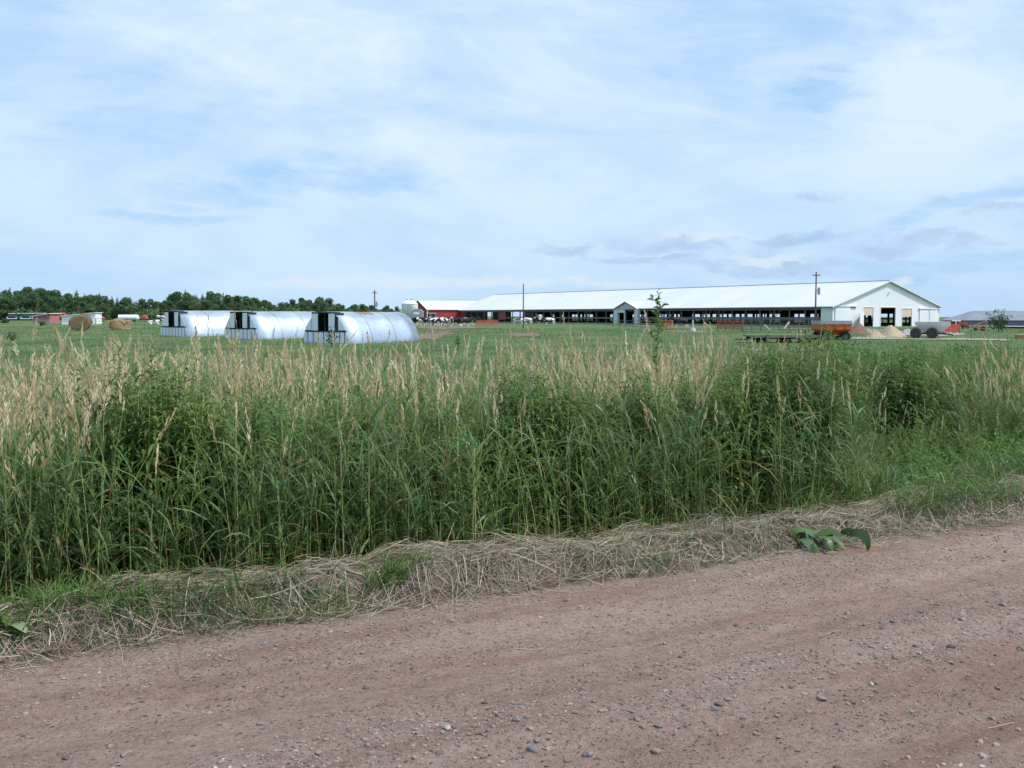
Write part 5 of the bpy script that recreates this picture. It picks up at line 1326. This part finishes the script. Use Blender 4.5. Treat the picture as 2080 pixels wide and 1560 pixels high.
obj('wall', B().prism([(-18 * sc, 9 * sc), (19 * sc, 9 * sc), (19 * sc, 19 * sc), (-18 * sc, 14 * sc)], .12, 'y', 0).box(-18 * sc, -18 * sc + .12, .13, 3.4, 0, 13.5 * sc).box(19 * sc - .12, 19 * sc, .13, 3.4, 0, 18.5 * sc), mat('faded_red', (.36, .14, .14), .7, var=.25, scale=2), t_)
obj('lower_wall', B().box(-18 * sc, 19 * sc, 0, .12, 0, 9 * sc - .003), mat('faded_pink', (.40, .26, .25), .8, var=.2, scale=2), t_)
obj('roof', B().prism([(-21 * sc, 13.6 * sc), (22 * sc, 19.6 * sc), (22 * sc, 20.8 * sc), (-21 * sc, 14.8 * sc)], 4.2, 'y', -.4), whs, t_)
# parked trucks
tgm = mat('truck_green', (.03, .085, .075), .4, spec=.5); tdk = mat('truck_dark', (.02, .022, .03), .6)
def truck(px, py, wpx, label, first_=None):
    p = at(px, py); sc = p.y / F; w = wpx * sc / 2; h = wpx * .72 * sc
    if first_:
        r_ = dup(first_, p, first_.rotation_euler[2], label); return r_
    t_ = thing('parked_truck', label, 'truck', p, .15, 'dark green trucks parked before the wood')
    obj('body', B().box(-w, w, 0, 4.6, h * .28, h * .56).box(-w * .98, w * .98, .9, 4.5, h * .561, h * .62), tgm, t_)
    c_ = obj('cab', B().prism([(1.0, h * .621), (3.6, h * .621), (3.2, h * .9), (1.5, h * .9)], 1.8 * w, 'x', -.9 * w), tdk, t_)
    obj('roof', B().box(-w * .92, w * .92, 1.3, 3.4, h * .902, h * .98), whs, c_)
    obj('windscreen', B().add([(-w * .8, .98, h * .63), (w * .8, .98, h * .63), (w * .8, 1.46, h * .89), (-w * .8, 1.46, h * .89)], [(0, 1, 2, 3)]), glass, c_)
    g_ = obj('grille', B().box(-w * .6, w * .6, -.05, -.004, h * .34, h * .5), tdk, t_)
    for s_ in (-1, 1): obj('headlight', B().box(s_ * w * .8 - .14, s_ * w * .8 + .14, -.06, -.006, h * .38, h * .48), whs, t_)
    obj('bumper', B().box(-w, w, -.18, -.07, h * .2, h * .3), whs, t_)
    for s_ in (-1, 1):
        for y_ in (.9, 3.6): o = obj('wheel', B().wheel((0, 0, 0), h * .2, .28, 16, 'x'), black, t_, (s_ * w * .82, y_, h * .2)); obj('rim', B().tube((-.1, 0, 0), (.1, 0, 0), h * .11, h * .11, 10), hub, o)
    return t_
tr = truck(24, 651, 21, 'dark green truck at the left edge, parked before the wood')
truck(52, 651, 26, 'dark green truck in the middle of the parked row, bright bumper showing', tr)
truck(76, 651, 24, 'truck of the parked row half hidden behind the red shed', tr)
# distant machines
def implement(px, py, wpx, hpx, m, label, kind):
    p = at(px, py); sc = p.y / F; w, h = wpx * sc / 2, hpx * sc
    t_ = thing(kind, label, 'implement', p)
    obj('body', B().prism([(-w, h * .35), (w, h * .3), (w * .8, h * .8), (w * .1, h), (-w * .7, h * .85)], 1.6, 'y', 0), m, t_)
    obj('drawbar', B().beam((w, .5, h * .35), (w + .9, .5, h * .2), .1, .1).beam((-w * .4, .3, h * .9), (-w * .9, .3, h * 1.1), .08, .08), m, t_)
    for s_ in (-.6, .55): wheel(t_, (s_ * w, -.1, h * .22), h * .22, .25)
implement(124, 652, 17, 17, mat('magenta_red', (.33, .05, .07), .6), 'dull red farm machine behind the left end of the white shed', 'farm_machine')
implement(202, 652, 13, 10, mat('brown_red', (.28, .10, .06), .7), 'rusty brown implement just right of the white shed', 'farm_machine')
implement(290, 651, 14, 11, mat('dull_orange', (.42, .12, .05), .7), 'orange implement right of the white tank', 'farm_machine')
p = at(262, 653); sc = p.y / F; t_ = thing('white_tank', 'small white horizontal tank beyond the hay feeder', 'tank', p)
r_ = 6 * sc; n_ = 20
obj('tank', B().tube((-20 * sc, 0, r_ + .2), (17 * sc, 0, r_ + .2), r_, r_, 20).tube((17 * sc, 0, r_ + .2), (20 * sc, 0, r_ + .2), r_, r_ * .6, 20), whs, t_, smooth=False)
obj('cradle', B().box(-14 * sc, -11 * sc, -.5, .5, 0, .4).box(10 * sc, 13 * sc, -.5, .5, 0, .4), tdk, t_)

# ------------------------------------------------------------------ sun, sky, camera
SUN_EL, sd = math.radians(57), Vector((.9, -.25, 0)).normalized()
sdir = Vector((sd.x * math.cos(SUN_EL), sd.y * math.cos(SUN_EL), math.sin(SUN_EL)))
sl_ = bpy.data.lights.new('sun', 'SUN'); sl_.energy = 3.2; sl_.angle = math.radians(1.5); sl_.color = (1, .955, .88)
so = bpy.data.objects.new('sun', sl_); COL.objects.link(so); so.rotation_euler = (-sdir).to_track_quat('-Z', 'Y').to_euler()
wd_ = bpy.data.worlds.new('World'); S.world = wd_; wd_.use_nodes = True
t = wd_.node_tree; n = t.nodes; l = t.links; bg = n['Background']; bg.inputs['Strength'].default_value = .1
sky = n.new('ShaderNodeTexSky'); sky.sky_type = 'NISHITA'; sky.sun_disc = False; sky.sun_elevation = SUN_EL; sky.sun_rotation = math.atan2(sd.x, sd.y); sky.air_density = 1.0; sky.dust_density = .6; sky.ozone_density = 1.2
tc = n.new('ShaderNodeTexCoord'); dirv = tc.outputs['Generated']
sp = n.new('ShaderNodeSeparateXYZ'); l.new(dirv, sp.inputs[0]); X, Y, Z = sp.outputs
AZ = math_(t, 'ARCTAN2', X, Y); EL = math_(t, 'ARCSINE', Z)
def cn(scale, det, rough, sx, sy, dist=0, off=0, rot=0):
    cb = n.new('ShaderNodeCombineXYZ'); l.new(AZ, cb.inputs[0]); l.new(EL, cb.inputs[1]); cb.inputs[2].default_value = off
    r_ = n.new('ShaderNodeMapping'); r_.inputs['Rotation'].default_value = (0, 0, rot); l.new(cb.outputs[0], r_.inputs[0])
    mp = n.new('ShaderNodeMapping'); mp.inputs['Scale'].default_value = (sx, sy, 1); l.new(r_.outputs[0], mp.inputs[0])
    q = n.new('ShaderNodeTexNoise'); q.inputs['Scale'].default_value = scale; q.inputs['Detail'].default_value = det; q.inputs['Roughness'].default_value = rough; q.inputs['Distortion'].default_value = dist
    l.new(mp.outputs[0], q.inputs['Vector']); return q.outputs['Fac']
def smooth(x, a, b_):
    m = n.new('ShaderNodeMapRange'); m.interpolation_type = 'SMOOTHSTEP'; m.inputs[1].default_value = a; m.inputs[2].default_value = b_; l.new(x, m.inputs[0]); return m.outputs[0]
wA = math_(t, 'SUBTRACT', cn(9, 5, .6, 1, 2.2, 0, 3.1), .5); wB = math_(t, 'SUBTRACT', cn(9, 5, .6, 1, 2.2, 0, 7.7), .5)
def patchf(px, py, wx, wy, tilt=0, warp=1.0, soft=1.0):
    """a soft cloud-shaped region of the sky round one direction"""
    d_ = ray(px, py); d_ = d_ / np.linalg.norm(d_); a0, e0 = math.atan2(d_[0], d_[1]), math.asin(d_[2])
    ax = math_(t, 'ADD', math_(t, 'SUBTRACT', AZ, a0), math_(t, 'MULTIPLY', wA, .16 * warp)); ey = math_(t, 'ADD', math_(t, 'SUBTRACT', EL, e0), math_(t, 'MULTIPLY', wB, .07 * warp))
    c_, s_ = math.cos(tilt), math.sin(tilt); kx, ky = F / wx, F / wy
    p_ = math_(t, 'ADD', math_(t, 'MULTIPLY', ax, c_ * kx), math_(t, 'MULTIPLY', ey, s_ * kx)); q_ = math_(t, 'ADD', math_(t, 'MULTIPLY', ax, -s_ * ky), math_(t, 'MULTIPLY', ey, c_ * ky))
    r2 = math_(t, 'ADD', math_(t, 'MULTIPLY', p_, p_), math_(t, 'MULTIPLY', q_, q_))
    return smooth(r2, 1.0 + .4 * soft, max(0, .5 - .5 * soft))
def addall(fs): 
    r_ = fs[0]
    for f_ in fs[1:]: r_ = math_(t, 'MAXIMUM', r_, f_)
    return r_
cir = cn(5, 7, .62, .8, 2.6, .5, 0, .12); cir2 = cn(2.2, 5, .6, 1, 2.0, .6, 5, -.1)
veil = math_(t, 'ADD', math_(t, 'MULTIPLY', smooth(cir, .32, .68), .45), math_(t, 'MULTIPLY', smooth(cir2, .32, .66), .45)); veil = math_(t, 'ADD', veil, .24)
gaps = addall([patchf(690, 352, 190, 36, 0, 1), patchf(420, 395, 150, 26, -.1, 1), patchf(330, 440, 200, 18, -.05, .8), patchf(1690, 165, 110, 55, 0, 1.2), patchf(1900, 430, 170, 14, .33, .5), patchf(2060, 388, 120, 14, .12, .5), patchf(1720, 475, 150, 9, .15, .4), patchf(1900, 545, 330, 22, .03, 1)])
streak = cn(16, 5, .65, .5, 3.2, .3, 2, .1)
gaps = math_(t, 'MULTIPLY', gaps, smooth(streak, .28, .58))
leftb = math_(t, 'MULTIPLY', smooth(AZ, -.12, -.62), .25)
veil = math_(t, 'SUBTRACT', veil, math_(t, 'ADD', math_(t, 'MULTIPLY', gaps, .45), leftb), 0, True)
wcol = ramp(t, smooth(EL, -.02, .5), [(0, (4.9, 6.5, 8.3)), (.3, (6.0, 7.25, 8.7)), (1, (6.25, 7.5, 8.8))])
bcol = mixc(t, .72, sky.outputs[0], (2.5, 5.0, 8.3))
col = mixc(t, veil, bcol, wcol)
# grey undersides of the low clouds, then the bright heads near the horizon
det = cn(26, 6, .62, .8, 1.6, .4, 9)
gre = addall([patchf(1420, 490, 190, 22, -.08, 1.1), patchf(1250, 512, 120, 14, -.15, 1), patchf(1460, 540, 150, 26, -.1, 1.2), patchf(1380, 528, 170, 12, -.2, 1), patchf(1655, 400, 60, 11, -.05, .7), patchf(1860, 500, 150, 24, 0, 1.2), patchf(2030, 430, 110, 18, -.2, 1), patchf(1620, 480, 70, 14, 0, 1), patchf(1600, 535, 110, 12, 0, 1)])
gre = math_(t, 'MULTIPLY', gre, smooth(det, .30, .60))
col = mixc(t, math_(t, 'MULTIPLY', gre, .75), col, (3.5, 4.7, 6.7))
hd = addall([patchf(640, 577, 130, 12, 0, .6), patchf(820, 572, 210, 15, 0, .6), patchf(1000, 574, 200, 16, 0, .6), patchf(1170, 572, 70, 16, 0, .7), patchf(1250, 580, 60, 9, 0, .6), patchf(1440, 472, 120, 10, 0, .8), patchf(1560, 520, 90, 10, 0, .9), patchf(1830, 565, 26, 9, 0, .5)])
hd = math_(t, 'MULTIPLY', hd, smooth(cn(40, 5, .6, .8, 1.6, .3, 4), .30, .55))
col = mixc(t, math_(t, 'MULTIPLY', hd, .7), col, (6.1, 6.9, 7.7))
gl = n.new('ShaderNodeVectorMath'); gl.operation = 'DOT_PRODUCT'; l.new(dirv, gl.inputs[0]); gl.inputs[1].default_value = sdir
glow = math_(t, 'POWER', math_(t, 'MAXIMUM', gl.outputs['Value'], 0.0), 5.0)  # brighter sky round the sun, outside the view, added to lift ambient light
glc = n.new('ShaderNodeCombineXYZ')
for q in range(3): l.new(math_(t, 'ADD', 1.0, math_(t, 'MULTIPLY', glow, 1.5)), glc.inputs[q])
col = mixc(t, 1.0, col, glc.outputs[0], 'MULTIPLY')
# below the horizon: plain ground tone
col = mixc(t, smooth(EL, -.005, -.05), col, (1.2, 1.5, 1.0))
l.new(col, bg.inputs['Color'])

cd = bpy.data.cameras.new('camera'); cd.sensor_width = 36; cd.lens = 36; cd.clip_start = .05; cd.clip_end = 9000
co = bpy.data.objects.new('camera', cd); COL.objects.link(co); co.location = (0, 0, EYE); co.rotation_euler = (PI / 2 - PITCH, 0, 0); S.camera = co
S.view_settings.view_transform = 'Standard'; S.view_settings.look = 'None'; S.view_settings.exposure = .3; S.view_settings.gamma = 1
S.render.engine = 'CYCLES'; S.cycles.max_bounces = 6; S.cycles.diffuse_bounces = 3; S.cycles.glossy_bounces = 3; S.cycles.transmission_bounces = 3; S.cycles.transparent_max_bounces = 4
S.cycles.use_denoising = True
